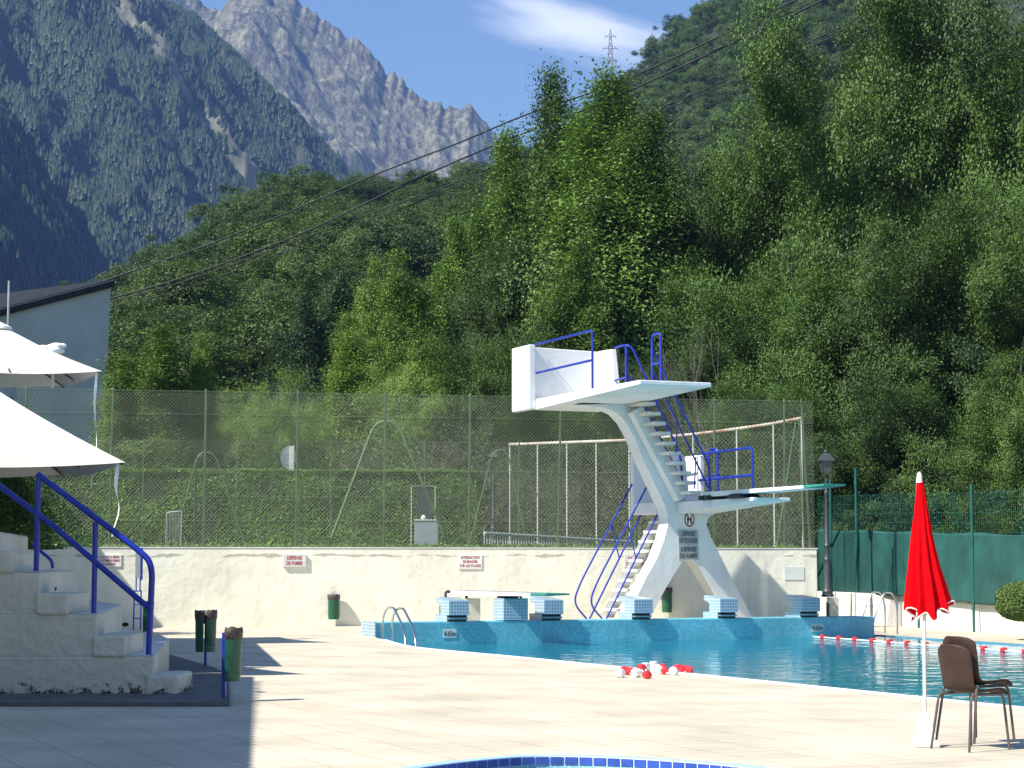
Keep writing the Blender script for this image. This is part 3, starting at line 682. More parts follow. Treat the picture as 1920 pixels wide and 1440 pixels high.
m_ = MB(); m_.tube(rounded([P(60, 1020, 24), P(75, 1033, 24), P(97, 1050, 24), P(99, 1066, 24)], .2), .02, 8); build(m_, 'rail', 'blue', t_, smooth='auto')
# ================================================================== DIVING TOWER
def zz(zx, zy): return 960 + zx / 3.0968, 600 + zy / 3.0968       # close-up reading -> photo pixel
def z2(zx, zy): return 960 + zx / 2.8235, 980 + zy / 2.825
t_ = tower = thing('diving_tower', 'white concrete diving tower with two platforms and blue railings', 'diving tower', T(7.4, -2.6, 0))
SV = -2.4; ST = .46
prof_px = [zz(400, 492), zz(500, 505), zz(560, 517), zz(612, 541), zz(660, 592), zz(690, 645), zz(714, 690), zz(760, 805), zz(798, 885), zz(832, 960), zz(868, 1035), zz(893, 1090), zz(906, 1150),
           z2(826, 12), z2(806, 90), z2(768, 190), z2(706, 300), z2(645, 420), z2(600, 520), z2(575, 590),
           z2(690, 590), z2(735, 500), z2(800, 372), z2(858, 272), z2(905, 203), z2(930, 188), z2(955, 192), z2(985, 226), z2(1082, 382), z2(1145, 505), z2(1185, 590),
           z2(1310, 590), z2(1266, 492), z2(1215, 395), z2(1160, 290), z2(1118, 205), z2(1080, 130), z2(1052, 75), z2(1038, 30), zz(1128, 1190), zz(1135, 1160), zz(1158, 1135), zz(1205, 1112),
           zz(1212, 1050), zz(1010, 1050), zz(985, 1025), zz(960, 980), zz(935, 925), zz(905, 868), zz(880, 812), zz(850, 755), zz(815, 695), zz(780, 640), zz(750, 585), zz(722, 530), zz(700, 480)]
prof = []
for p in prof_px:
    u, z = UZ(p[0], p[1], SV); prof.append((u, max(z, -.05)))
# keep the feet on the ground
front = [T(u, SV, z) for u, z in prof]; back = [T(u, SV - ST, z) for u, z in prof]
from mathutils.geometry import tessellate_polygon
tri = tessellate_polygon([[Vector((u, z, 0)) for u, z in prof]])
m_ = MB(); n = len(prof); fs = [tuple(t) for t in tri]
m_.add(front + back, fs + [tuple(i + n for i in t[::-1]) for t in fs] + [(i, i + n, (i + 1) % n + n, (i + 1) % n) for i in range(n)])
col = build(m_, 'column', 'conc', t_)
bm = bmesh.new(); bm.from_mesh(col.data); bmesh.ops.recalc_face_normals(bm, faces=bm.faces); bm.to_mesh(col.data); bm.free()
# 5 m platform
PU0, PU1, PV0, PV1, PZ = 5.25, 6.90, -4.2, 1.15, 5.15
m_ = MB(); m_.hexa([T(PU0, PV1, PZ - .09), T(PU1, PV1, PZ - .09), T(PU1, PV0, PZ - .24), T(PU0, PV0, PZ - .24), T(PU0, PV1, PZ), T(PU1, PV1, PZ), T(PU1, PV0, PZ), T(PU0, PV0, PZ)])
build(m_, 'high_platform', 'conc', t_, bevel=.015)
m_ = MB(); m_.boxT(PU0 - .17, PU0 - .002, -5.05, -4.05, PZ - .24, PZ + 1.24); build(m_, 'side_wall', 'conc', t_, bevel=.03)
m_ = MB(); m_.hexa([T(PU0, -4.2, PZ + .003), T(PU1 + .02, -4.2, PZ + .003), T(PU1 + .02, -4.36, PZ - .2), T(PU0, -4.36, PZ - .2), T(PU0, -4.2, PZ + 1.2), T(PU1 + .02, -4.2, PZ + 1.16), T(PU1 + .02, -4.36, PZ + 1.16), T(PU0, -4.36, PZ + 1.2)])
build(m_, 'back_wall', 'conc', t_, bevel=.02)
m_ = MB(); m_.hexa([T(PU1 - .02, -3.25, PZ + .003), T(PU1 + .12, -3.25, PZ + .003), T(PU1 + .12, -4.19, PZ + .003), T(PU1 - .02, -4.19, PZ + .003), T(PU1 - .02, -3.5, PZ + 1.15), T(PU1 + .12, -3.5, PZ + 1.15), T(PU1 + .12, -4.19, PZ + 1.17), T(PU1 - .02, -4.19, PZ + 1.17)])
build(m_, 'side_wall', 'conc', t_, bevel=.02)
# 3 m platform
QU0, QU1, QZ = 7.30, 8.87, 2.81
m_ = MB(); m_.hexa([T(7.97, .95, QZ - .07), T(QU1, .95, QZ - .07), T(QU1, SV + .002, QZ - .26), T(7.97, SV + .002, QZ - .26), T(7.97, .95, QZ), T(QU1, .95, QZ), T(QU1, SV + .002, QZ), T(7.97, SV + .002, QZ)]); m_.boxT(7.66, QU1, -3.9, SV - ST - .002, QZ - .26, QZ)
# platform starts in front of the slab and behind it (slab passes through)
build(m_, 'low_platform', 'conc', t_, bevel=.012)
m_ = MB(); m_.boxT(7.62, QU1 + .1, -4.05, -3.9, QZ - .26, QZ + 1.15); build(m_, 'back_wall', 'conc', t_, bevel=.03)
m_ = MB(); m_.boxT(QU1 + .0, QU1 + .14, -3.9, -3.0, QZ + .003, QZ + 1.1); build(m_, 'side_wall', 'conc', t_, bevel=.04)
# treads
for k in range(10):
    u0 = 6.86 + 1.12 * k / 9; z1 = 4.96 - 1.93 * k / 9
    m_ = MB(); a = .05
    pts = [T(u0 - .12, -1.62, z1 - .07), T(u0 + .17, -1.62, z1 - .07), T(u0 + .23, -1.72, z1 - .07), T(u0 + .23, -2.55, z1 - .07), T(u0 - .12, -2.55, z1 - .07)]
    m_.prism(pts, (0, 0, .07)); build(m_, 'tread', 'conc_b', t_, bevel=.008)
# stringer carrying the treads
m_ = MB(); m_.hexa([T(6.72, -2.39, 4.75), T(6.95, -2.39, 4.93), T(6.95, -2.1, 4.93), T(6.72, -2.1, 4.75), T(7.86, -2.39, 2.82), T(8.12, -2.39, 2.96), T(8.12, -2.1, 2.96), T(7.86, -2.1, 2.82)])
build(m_, 'stringer', 'conc', t_)
for k in range(12):
    u0 = 6.62 + 1.45 * k / 11; z1 = .22 + 2.4 * k / 11
    m_ = MB().boxT(u0 - .02, u0 + .25, -3.72, -2.95, z1 - .06, z1); build(m_, 'tread', 'conc_b', t_, bevel=.006)
for v in (-3.74, -2.93):
    m_ = MB(); m_.hexa([T(6.55, v, -.1), T(6.85, v, -.1), T(6.85, v - .05, -.1), T(6.55, v - .05, -.1), T(8.05, v, 2.5), T(8.35, v, 2.5), T(8.35, v - .05, 2.5), T(8.05, v - .05, 2.5)]); build(m_, 'stringer', 'conc', t_)
def rail(name, pts, r=.024, rad=.12, parent=None):
    m_ = MB(); m_.tube(rounded(pts, rad), r, 8); return build(m_, name, 'blue', parent or tower, smooth='auto')
# lower stair rails
for v in (-3.74, -2.9):
    rail('handrail', [T(6.48, v, -.02), T(6.40, v, .16), T(6.02, v, .55), T(6.20, v, 1.0), T(7.52, v, 3.25)], .022, .35)
    rail('handrail', [T(6.40, v, .14), T(7.82, v, 2.70)], .022)
    rail('rail_post', [T(7.18, v, 1.56), T(6.99, v, 2.32)], .016)
# upper stair rails
zr_ = 1.02
rail('handrail', [T(PU1, -3.35, PZ + 1.17), T(PU1, -2.78, PZ + 1.18), T(PU1 + .12, -2.70, PZ + 1.12), T(8.20, -2.66, 3.85), T(8.28, -2.66, QZ)], .026, .18)
rail('rail_post', [T(PU1, -2.78, PZ), T(PU1, -2.78, PZ + 1.17)], .024)
rail('rail_post', [T(PU1 + .05, -2.80, PZ), T(PU1 + .05, -2.80, PZ + 1.12)], .014)
rail('mid_rail', [T(PU1, -3.4, PZ + .42), T(PU1, -2.78, PZ + .45)], .022)
rail('mid_rail', [T(PU1 + .05, -2.66, PZ + .45), T(8.22, -2.66, 3.3)], .020)
rail('handrail', [T(PU1, -1.50, PZ), T(PU1, -1.50, PZ + 1.27), T(PU1, -1.10, PZ + 1.27), T(PU1, -1.10, PZ)], .030, .12)
rail('mid_rail', [T(PU1, -1.50, PZ + .62), T(PU1, -1.10, PZ + .62)], .026)
rail('handrail', [T(PU1 + .02, -1.50, PZ + .95), T(8.30, -1.52, 3.58), T(8.34, -1.52, QZ)], .024, .12)
rail('mid_rail', [T(PU1 + .02, -1.50, PZ + .45), T(8.28, -1.52, 3.1)], .020)
for q in ((7.5, 4.05), (7.95, 3.27)): rail('rail_post', [T(q[0], -1.56, q[1] - .2), T(q[0] + .02, -1.52, q[1] + .5)], .014)
# rails of the 5 m platform, left side
rail('handrail', [T(PU0 + .04, -4.15, PZ + 1.25), T(PU0 + .04, -1.16, PZ + 1.26), T(PU0 + .04, -1.16, PZ)], .026, .14)
rail('mid_rail', [T(PU0 + .04, -4.1, PZ + .60), T(PU0 + .04, -1.16, PZ + .62)], .028)
# rails of the 3 m platform, right side
rail('handrail', [T(QU1, -3.0, QZ + 1.12), T(QU1, -.60, QZ + 1.14), T(QU1, -.60, QZ)], .028, .14)
rail('mid_rail', [T(QU1, -3.0, QZ + .52), T(QU1, -.60, QZ + .54)], .034)
rail('rail_post', [T(QU1, -2.55, QZ), T(QU1, -2.55, QZ + 1.12)], .026)
rail('rail_post', [T(QU1, -2.16, QZ), T(QU1, -2.16, QZ + 1.2), T(QU1, -2.5, QZ + 1.2)], .026, .1)
rail('mid_rail', [T(QU1, -2.55, QZ + .6), T(QU1, -2.16, QZ + .6)], .022)
# 3 m springboard and its fixings
def springboard(parent_label, u, v0, v1, z, w=.5, yaw=0.0, label=None, group=None):
    """tapered board: dark top with raised white lip, green grip at the free end"""
    c = T(u, (v0 + v1) / 2, z)
    tb = thing('springboard', label, 'springboard', c, group)
    def S(du, v, dz): return T(u + du + yaw * (v - v0), v, z + dz)
    vt = v1 - .75
    m_ = MB()
    m_.hexa([S(-w / 2, vt, -.06), S(w / 2, vt, -.06), S(w / 2, v0, -.11), S(-w / 2, v0, -.11), S(-w / 2, vt, 0), S(w / 2, vt, 0), S(w / 2, v0, 0), S(-w / 2, v0, 0)])
    build(m_, 'board', 'boardwhite', tb, bevel=.006)
    m_ = MB(); m_.hexa([S(-w / 2 + .02, vt, .001), S(w / 2 - .02, vt, .001), S(w / 2 - .02, v0 + .02, .001), S(-w / 2 + .02, v0 + .02, .001), S(-w / 2 + .02, vt, .006), S(w / 2 - .02, vt, .006), S(w / 2 - .02, v0 + .02, .006), S(-w / 2 + .02, v0 + .02, .006)])
    build(m_, 'grip_strip', 'galv', tb)
    m_ = MB(); m_.hexa([S(-w / 2, v1, -.03), S(w / 2, v1, -.03), S(w / 2, vt, -.055), S(-w / 2, vt, -.055), S(-w / 2, v1, .004), S(w / 2, v1, .004), S(w / 2, vt, .004), S(-w / 2, vt, .004)])
    build(m_, 'board_tip', 'tealtip', tb, bevel=.004)
    return tb
tb = springboard('', 8.20, -1.25, 3.72, 2.985, label='high springboard with green tip cantilevered from the lower tower platform', group='springboards')
m_ = MB(); m_.hexa([T(7.86, 1.0 - .35, QZ + .001), T(8.38, .65, QZ + .001), T(8.38, -.02, QZ + .001), T(7.86, -.02, QZ + .001), T(7.90, .5, QZ + .095), T(8.34, .5, QZ + .095), T(8.34, .1, QZ + .095), T(7.90, .1, QZ + .095)]); build(m_, 'fulcrum', 'black', tb, bevel=.01)
for v in (-1.2, -.95):
    m_ = MB().boxT(7.85, 8.4, v, v + .14, QZ + .001, QZ + .098); build(m_, 'anchor_block', 'black', tb, bevel=.01)
# signs on the tower
def sign(name, label, p_c, ax, up, nrm, w, h, lines, ink, plate='sign', th=.02, tw=.82, thh=.72, group=None, cat='sign'):
    ax, up, nrm = map(Vector, (ax, up, nrm)); tb = thing(name, label, cat, p_c, group)
    m_ = MB(); a = p_c - ax * w / 2 - up * h / 2
    m_.prism([a, a + ax * w, a + ax * w + up * h, a + up * h], nrm * th); build(m_, 'plate', plate, tb, bevel=.004)
    ls = lines.split('\n'); k = len(ls); mxl = max(len(l) for l in ls); lh = h * thh / (k + (k - 1) * .42)
    for i, l in enumerate(ls):
        yy = h * thh / 2 - lh / 2 - i * lh * 1.42; ww = w * tw * (len(l) / mxl) ** .8
        tm = text_mb(l, lh * (1.25 if any(c in l for c in 'ÉÈ') else 1), ww, p_c + up * (yy + (lh * .12 if any(c in l for c in 'ÉÈ') else 0)), ax, up, nrm, th + .003); build(tm, 'lettering', ink, tb, uv=False)
    return tb
UPZ = Vector((0, 0, 1))
def on_slab(px, py, v=SV):
    u, z = UZ(px, py, v); return T(u, v + .002, z)
sign('no_pushing_sign', 'grey plate reading défense de pousser on the tower column', on_slab(1290, 1007), DU, UPZ, DN, .50, .32, 'DÉFENSE\nDE POUSSER', 'signink', 'signgrey', tw=.92, thh=.80)
sign('no_smoking_sign', 'grey plate reading défense de fumer, lower plate on the tower column', on_slab(1290.5, 1036), DU, UPZ, DN, .50, .31, 'DÉFENSE\nDE FUMER', 'signink', 'signgrey', tw=.86, thh=.80)
c = on_slab(1292, 974); tb = thing('pictogram_sign', 'round pushing prohibited pictogram with dark red ring on the tower', 'sign', c)
m_ = MB(); k = 28
def ell(r0, s=.78): return [c + DU * r0 * s * math.cos(2 * math.pi * i / k) + UPZ * r0 * math.sin(2 * math.pi * i / k) for i in range(k)]
m_.prism(ell(.165), DN * .012); build(m_, 'disc', 'whitepl', tb)
m_ = MB(); a, b = [p + DN * .016 for p in ell(.165)], [p + DN * .016 for p in ell(.128)]
m_.add(a + b, [(i, (i + 1) % k, (i + 1) % k + k, i + k) for i in range(k)])
sv = c + DN * .017
m_.add([sv + DU * x + UPZ * y for x, y in ((-.085, .105), (-.06, .12), (.09, -.095), (.065, -.115))], [(0, 1, 2, 3)]); build(m_, 'ring', 'pict_red', tb)
m_ = MB(); sv = c + DN * .015
for sx, ln_ in ((-.035, 1), (.04, .9)):
    m_.add([sv + DU * (sx + x) + UPZ * (y * ln_) for x, y in ((-.018, -.10), (.012, -.10), (.026, .03), (.0, .05), (-.03, .03))], [(0, 1, 2, 3, 4)])
    m_.add([sv + DU * (sx + .018 * math.cos(a_)) + UPZ * (.068 * ln_ + .018 * math.sin(a_)) for a_ in np.linspace(0, 6.28, 10)[:-1]], [tuple(range(9))])
m_.add([sv + DU * x + UPZ * y for x, y in ((-.03, .02), (.035, .0), (.035, -.015), (-.03, .005))], [(0, 1, 2, 3)])
build(m_, 'figures', 'signink', tb)

# ------------------------------------------------------------------ starting blocks
US = [1.73, 3.80, 5.84, 7.86, 9.88]
names_b = ['first', 'second', 'third', 'fourth', 'fifth']
lab_b = ['pale blue mosaic starting block nearest the left pool ladder, leftmost of the five', 'mosaic starting block just right of the low springboard box',
         'mosaic starting block at the foot of the tower stairs, middle of the five', 'mosaic starting block in front of the right foot of the tower', 'shaded mosaic starting block at the right end of the pool wall']
BZ = .286
def starting_block():
    tb = thing('starting_block', lab_b[0], 'starting block', T(US[0], -.3, BZ), 'starting blocks on the pool end wall'); u = US[0]; h = .215
    # C-shaped profile in the v-z plane, open to the back
    prof = [(.10, .41 - BZ), (.10, .70 - BZ), (-.62, .76 - BZ), (-.62, .66 - BZ), (-.38, .60 - BZ), (-.38, .13), (-.66, .13), (-.66, .0), (-.02, .0), (-.02, .41 - BZ)]
    m_ = MB(); a = [T(u - h, v, BZ + z) for v, z in prof]
    tri = tessellate_polygon([[Vector((v, z, 0)) for v, z in prof]]); n = len(prof); b = [p + DU * 2 * h for p in a]
    m_.add(a + b, [tuple(t) for t in tri] + [tuple(i + n for i in t[::-1]) for t in tri] + [(i, i + n, (i + 1) % n + n, (i + 1) % n) for i in range(n)])
    o = build(m_, 'block', 'mosaic', tb); bm = bmesh.new(); bm.from_mesh(o.data); bmesh.ops.recalc_face_normals(bm, faces=bm.faces); bm.to_mesh(o.data); bm.free()
    bv = o.modifiers.new('b', 'BEVEL'); bv.width = .012; bv.segments = 2
    m_ = MB(); m_.tube([T(u - h + .01, .055, BZ + .06), T(u + h - .01, .055, BZ + .06)], .018, 8); 
    for s in (-1, 1): m_.tube([T(u + s * (h - .02), .055, BZ + .06), T(u + s * (h - .02), -.03, BZ + .06)], .014, 6)
    build(m_, 'grab_bar', 'galv', tb)
    m_ = MB().boxT(u - h + .01, u + h - .01, -.015, -.004, BZ + .003, BZ + .12); build(m_, 'recess_shade', 'black', tb)  # black panel standing in for the shade under the overhang
    return tb
sb = starting_block()
for i in range(1, 5): dup(sb, Vector(sb.location) + DU * (US[i] - US[0]), lab_b[i])

# ------------------------------------------------------------------ 1 m springboard
tb = springboard('', 2.95, -3.2, 2.15, .86, label='low springboard with green tip lying level over the tiled box', group='springboards')
m_ = MB().boxT(2.72, 3.27, -.52, .01, .294, .735)
pb = thing('board_pedestal', 'tall pale blue mosaic box under the low springboard', 'pedestal', T(3, -.25, .286)); build(m_, 'box', 'mosaic', pb, bevel=.012)
m_ = MB(); m_.tube(rounded([T(2.74, -.30, .735), T(2.76, -.30, .80), T(3.22, -.30, .80), T(3.25, -.30, .735)], .04), .028, 8); m_.boxT(2.80, 3.16, -.36, -.22, .737, .775); build(m_, 'fulcrum_frame', 'black', pb, smooth='auto')
pb = thing('board_anchor', 'white concrete block with black hoop holding the back of the low springboard', 'pedestal', T(3, -2.6, 0))
m_ = MB().boxT(2.70, 3.10, -2.75, -2.1, 0, .70); build(m_, 'block', 'conc_b', pb, bevel=.015)
m_ = MB(); m_.tube(rounded([T(2.60, -2.85, .55), T(2.60, -2.85, .835), T(3.08, -2.85, .835), T(3.08, -2.85, .55)], .03), .03, 8)
build(m_, 'hoop', 'black', pb, smooth='auto')

# ------------------------------------------------------------------ pool ladders
def ladder(label, p0, p1, wdir, out, drop, h, span):
    """two bent stainless rails; p0 = foot on deck of rail 1, p1 = foot of rail 2; out = horizontal vector to the water end"""
    tb = thing('pool_ladder', label, 'pool ladder', p0, 'stainless pool ladders')
    for p in (p0, p1):
        q = p + out
        m_ = MB(); top = h
        pts = [p + Vector((0, 0, -.01)), p + Vector((0, 0, top * .62)), p + out * .15 + Vector((0, 0, top * .93)), p + out * .36 + Vector((0, 0, top)), p + out * .58 + Vector((0, 0, top * .90)), q + Vector((0, 0, top * .12)), q + Vector((0, 0, -drop))]
        m_.tube(catmull(pts, 5, closed=False), .021, 10); build(m_, 'rail', 'steel', tb, smooth='auto')
    for k in range(3):
        z = -.45 - .27 * k; m_ = MB(); a, b = p0 + out + Vector((0, 0, z)), p1 + out + Vector((0, 0, z)); m_.tube([a, b], .02, 6); build(m_, 'rung', 'steel', tb)
    return tb
l0 = G(718, 1200); l1 = G(735.5, 1203)
ladder('stainless pool ladder at the left corner of the turquoise wall', l0, l1, None, G(760, 1209) - G(718, 1200), 1.1, .62, .5)
r0 = G(1683, 1190, -.125); r1 = G(1660, 1187, -.125)
ladder('stainless pool ladder at the right end of the turquoise wall', r0, r1, None, G(1636, 1191, -.125) - G(1683, 1190, -.125), 1.1, .93, .5)

# depth plates
def plate_wall(px, py, lab, w=.29, h=.17):
    u, z = UZ(px, py, 0.0)
    sign('depth_plate', lab, T(u, .004, z), DU, UPZ, DN, w, h, '4.65m', 'signink', 'sign', th=.006, tw=.86, thh=.6)
plate_wall(843, 1188, 'small white 4.65m depth plate at the left end of the pool wall')
plate_wall(1532, 1177, 'small white 4.65m depth plate at the right end of the pool wall')

# ------------------------------------------------------------------ signs on the cream wall
def wsign(name, label, px, py, w, h, txt, ink='signred', plate='sign', **k):
    c, wd, wn = onwall(px, py); c = c + wn * .004
    sign(name, label, c, wd, UPZ, wn, w, h, txt, ink, plate, **k)
wsign('no_smoking_sign', 'cream plate with red lettering défense de fumer on the back wall', 552, 1051, .53, .29, 'DÉFENSE\nDE FUMER', th=.05, tw=.72, thh=.72)
wsign('no_eating_sign', 'pale plate forbidding eating on the deck, above the low springboard', 881.5, 1053, .56, .34, 'INTERDICTION\nDE MANGER\nSUR LES PLAGES', plate='whitepl', tw=.9, thh=.76)
wsign('siren_sign', 'pale three line siren evacuation sign behind the blue handrail', 203, 1051, .58, .28, 'AU SON DE LA SIRÈNE\nEVACUEZ IMMÉDIATEMENT\nLES BASSINS', plate='whitepl', tw=.92, thh=.78)
wsign('no_running_sign', 'pale plate half hidden behind the tower stairs reading défense de courir', 1191, 1052, .55, .29, 'DÉFENSE\nDE COURIR', plate='sign', tw=.8, thh=.7)
c, wd, wn = onwall(1489, 1075); tb = thing('faded_sign', 'faded blank pale blue plate near the right end of the back wall', 'sign', c)
q = c + wn * .003; m_ = MB().prism([q - wd * .25 - UPZ * .16, q + wd * .25 - UPZ * .16, q + wd * .25 + UPZ * .16, q - wd * .25 + UPZ * .16], wn * .01); build(m_, 'plate', mat('faded_plate', (.70, .74, .70), .6, .08, 4), tb)

# ------------------------------------------------------------------ bins
def half_bin(name, label, c, r, h, facing, post=None, bag=True, group='green litter bins'):
    """c = bottom centre at the flat back; open bin with flat back and liner folded over the rim"""
    tb = thing(name, label, 'litter bin', c, group); f = Vector(facing).normalized(); s = Vector((-f.y, f.x, 0)); n = 18
    ring = [s * r * math.cos(math.pi * i / (n - 1)) + f * (r * 1.15 * math.sin(math.pi * i / (n - 1)) + .02) for i in range(n)]
    def loft(levels, mb):
        k = len(ring); vs = []
        for sc_, z in levels: vs += [c + p * sc_ + Vector((0, 0, z)) + f * 0 for p in ring]
        mb.add(vs, [(i * k + j, i * k + (j + 1) % k, (i + 1) * k + (j + 1) % k, (i + 1) * k + j) for i in range(len(levels) - 1) for j in range(k)] + [tuple(range(k - 1, -1, -1))])
        return mb
    build(loft([(.93, 0), (.95, h * .16)], MB()), 'bin_base', 'green', tb, smooth='auto')
    build(loft([(.95, h * .16 + .002), (.96, h * .17), (1, h * .93), (1.02, h * .93), (1.02, h * .97), (.96, h * .97), (.93, h * .4)], MB()), 'bin_body', 'green', tb, smooth='auto')
    if bag:
        rnd = random.Random(int(c.x * 100)); m_ = MB(); k = 26; lv = []
        base = [(1.02, .80), (1.07, .84), (1.08, .93), (1.06, 1.01), (.97, 1.02), (.86, .96), (.8, .7)]
        vs = []
        for li, (q, z) in enumerate(base):
            for j in range(k):
                a = 2 * math.pi * j / k; x = math.cos(a); y = math.sin(a)
                p = s * r * x + f * ((r * 1.15 * y + .02) if y > 0 else (.02 - .02 * abs(y)))
                jt = (rnd.random() - .5)
                vs.append(c + p * (q + jt * .05) + Vector((0, 0, h * z + jt * (.05 if li == 0 else .025))))
        m_.add(vs, [(i * k + j, i * k + (j + 1) % k, (i + 1) * k + (j + 1) % k, (i + 1) * k + j) for i in range(len(base) - 1) for j in range(k)])
        build(m_, 'bin_liner', 'bag', tb, smooth=True)
    if post:
        m_ = MB(); p, top, w_ = post; m_.hexa([p + Vector((-w_, -w_, 0)), p + Vector((w_, -w_, 0)), p + Vector((w_, w_, 0)), p + Vector((-w_, w_, 0)), top + Vector((-w_, -w_, 0)), top + Vector((w_, -w_, 0)), top + Vector((w_, w_, 0)), top + Vector((-w_, w_, 0))]); build(m_, 'post', 'blue', tb, bevel=.004)
    return tb
c, wd, wn = onwall(625, 1161); half_bin('litter_bin', 'green bin with brown liner mounted alone on the left of the back wall', c + wn * .05, .135, .56, wn)
c, wd, wn = onwall(1249, 1148); half_bin('litter_bin', 'green bin on the back wall seen between the tower legs', c + wn * .05, .125, .58, wn)
g = G(419, 1316); half_bin('litter_bin', 'nearest green mesh bin with liner hung on a flat blue post', Vector((g.x + .03, g.y + .02, P(440, 1277, g.y).z)), .115, .54, (1, -.25, 0), post=(g, Vector((g.x, g.y, P(424, 1186, g.y).z)), .022))
g = G(385, 1254); zb = P(385, 1222, g.y).z
half_bin('litter_bin', 'dark green bin with brown liner, left one of the back to back pair', Vector((g.x - .01, g.y, zb)), .10, .55, (-1, -.15, 0), post=(g, Vector((g.x, g.y, zb + .5)), .018))
half_bin('litter_bin', 'dark green bin with brown liner, right one of the back to back pair', Vector((g.x + .01, g.y, zb)), .10, .55, (1, -.15, 0))
c = P(273, 1187, 42.5); half_bin('litter_bin', 'shaded bin standing by the wall, seen behind the handrail end', Vector((c.x, 42.5, 0.02)), .13, .62, (1, -.5, 0))
# blue steel depth/rescue stand behind the rail end
g = G(257, 1181); tb = thing('rescue_post', 'blue steel frame holding a grey panel behind the curved handrail end', 'stand', g)
m_ = MB()
for dx in (-.075, .075): m_.tube([g + Vector((dx, 0, 0)), g + Vector((dx, 0, .86))], .018, 6)
for z in (.25, .55, .84): m_.tube([g + Vector((-.075, 0, z)), g + Vector((.075, 0, z))], .014, 6)
build(m_, 'ladder_frame', 'blue', tb)
m_ = MB()
for dx in (-.035, .05): m_.tube([g + Vector((dx, 0, .84)), g + Vector((dx, 0, 1.25))], .016, 6)
build(m_, 'uprights', 'blue', tb)
m_ = MB().box(g.x - .06, g.x + .06, g.y - .03, g.y + .03, 1.12, 1.76); build(m_, 'panel', 'greybox', tb, bevel=.01)
m_ = MB().box(g.x + .06, g.x + .10, g.y - .02, g.y + .02, 1.08, 1.78); build(m_, 'side_bar', 'blue', tb)

# ------------------------------------------------------------------ slatted chair behind the pool wall
cc = T(2.30, -1.95, 0); tb = thing('folding_chair', 'folding garden chair with varnished wooden slats behind the pool wall', 'chair', cc)
ax = Vector((1, .1, 0)).normalized(); ay = Vector((-.1, 1, 0))
def CH(x, y, z): return cc + ax * x + ay * y + Vector((0, 0, z))
for s in (-1, 1):
    m_ = MB(); m_.tube([CH(.20 * s, .22, 0), CH(.18 * s, -.18, .34), CH(.19 * s, -.30, .74)], .011, 6); m_.tube([CH(.20 * s, -.28, 0), CH(.19 * s, .20, .32)], .011, 6); build(m_, 'leg', 'iron', tb)
for k in range(2):
    z = .70 - .11 * k; m_ = MB(); m_.hexa([CH(-.2, -.30 + .03 * k, z - .035), CH(.2, -.30 + .03 * k, z - .035), CH(.2, -.28 + .03 * k, z - .035), CH(-.2, -.28 + .03 * k, z - .035), CH(-.2, -.31 + .03 * k, z + .03), CH(.2, -.31 + .03 * k, z + .03), CH(.2, -.29 + .03 * k, z + .03), CH(-.2, -.29 + .03 * k, z + .03)]); build(m_, 'back_slat', 'wood', tb, bevel=.004)
for k in range(6):
    m_ = MB(); a = CH(-.2, -.16 + .065 * k, .335); m_.hexa([a, a + ax * .4, a + ax * .4 + ay * .045, a + ay * .045] + [p + Vector((0, 0, .018)) for p in (a, a + ax * .4, a + ax * .4 + ay * .045, a + ay * .045)]); build(m_, 'seat_slat', 'wood', tb, bevel=.003)

# ------------------------------------------------------------------ lane rope and floats
tb = thing('lane_rope', 'white lane rope with red floats stretched across the pool', 'lane rope', G(1495, 1193, WZ))
pts = []
fx = [1510, 1539, 1569, 1599, 1631, 1663, 1696, 1730, 1765, 1801, 1838, 1875, 1915, 1957]
a = G(1492, 1193.0, WZ); b = G(1920, 1225, WZ); dd = (b - a)
def onl(px):
    k = (px - 960) / F
    x = (a.x - k * a.y) / (k * dd.y - dd.x)   # a.x + x dd.x = k (a.y + x dd.y)
    return a + dd * x
m_ = MB(); m_.tube([a + Vector((0, 0, .02)), onl(2050) + Vector((0, 0, .02))], .016, 6); build(m_, 'rope', 'whitepl', tb)
for px in fx:
    p = onl(px) + Vector((0, 0, .03)); m_ = MB(); d3 = dd.normalized(); m_.tube([p - d3 * .055, p - d3 * .05, p + d3 * .05, p + d3 * .055], [.025, .05, .05, .025], 12); build(m_, 'float', 'redfloat', tb, smooth='auto')
p = G(1467, 1196, WZ); m_ = MB(); m_.ball(p + Vector((0, 0, .02)), .05, 14, 10); props(build(m_, 'white_buoy', 'whitepl', None, smooth=True), 'small white ball buoy floating by the pool end wall', 'buoy')
tb = thing('coiled_lane_rope', 'heap of lane rope with red and white floats lying on the deck edge', 'lane rope', G(1230, 1264))
fl = [(1163, 1266, 'w'), (1172, 1259, 'r'), (1181, 1261, 'r'), (1193, 1265, 'w'), (1203, 1254, 'r'), (1213, 1268, 'r'), (1211, 1253, 'w'), (1225, 1250, 'w'), (1229, 1256, 'w'), (1243, 1253, 'r'), (1236, 1259, 'w'), (1247, 1260, 'r'), (1262, 1261, 'w'), (1272, 1255, 'r'), (1282, 1257, 'r'), (1292, 1258, 'r')]
rp = []
for i, (px, py, c_) in enumerate(fl):
    p = G(px, py + 5); rnd = random.Random(i); an = rnd.random() * 3.1; d3 = Vector((math.cos(an), math.sin(an), 0)); r_ = .05 if c_ == 'r' else .055
    q = p + Vector((0, 0, r_)); rp.append(q); m_ = MB(); m_.tube([q - d3 * .05, q - d3 * .042, q + d3 * .042, q + d3 * .05], [r_ * .5, r_, r_, r_ * .5], 12); build(m_, 'float', 'redfloat' if c_ == 'r' else 'whitepl', tb, smooth='auto')
m_ = MB(); m_.tube(catmull([q - Vector((0, 0, .03)) for q in rp], 4, closed=False), .011, 6); build(m_, 'rope', 'whitepl', tb)

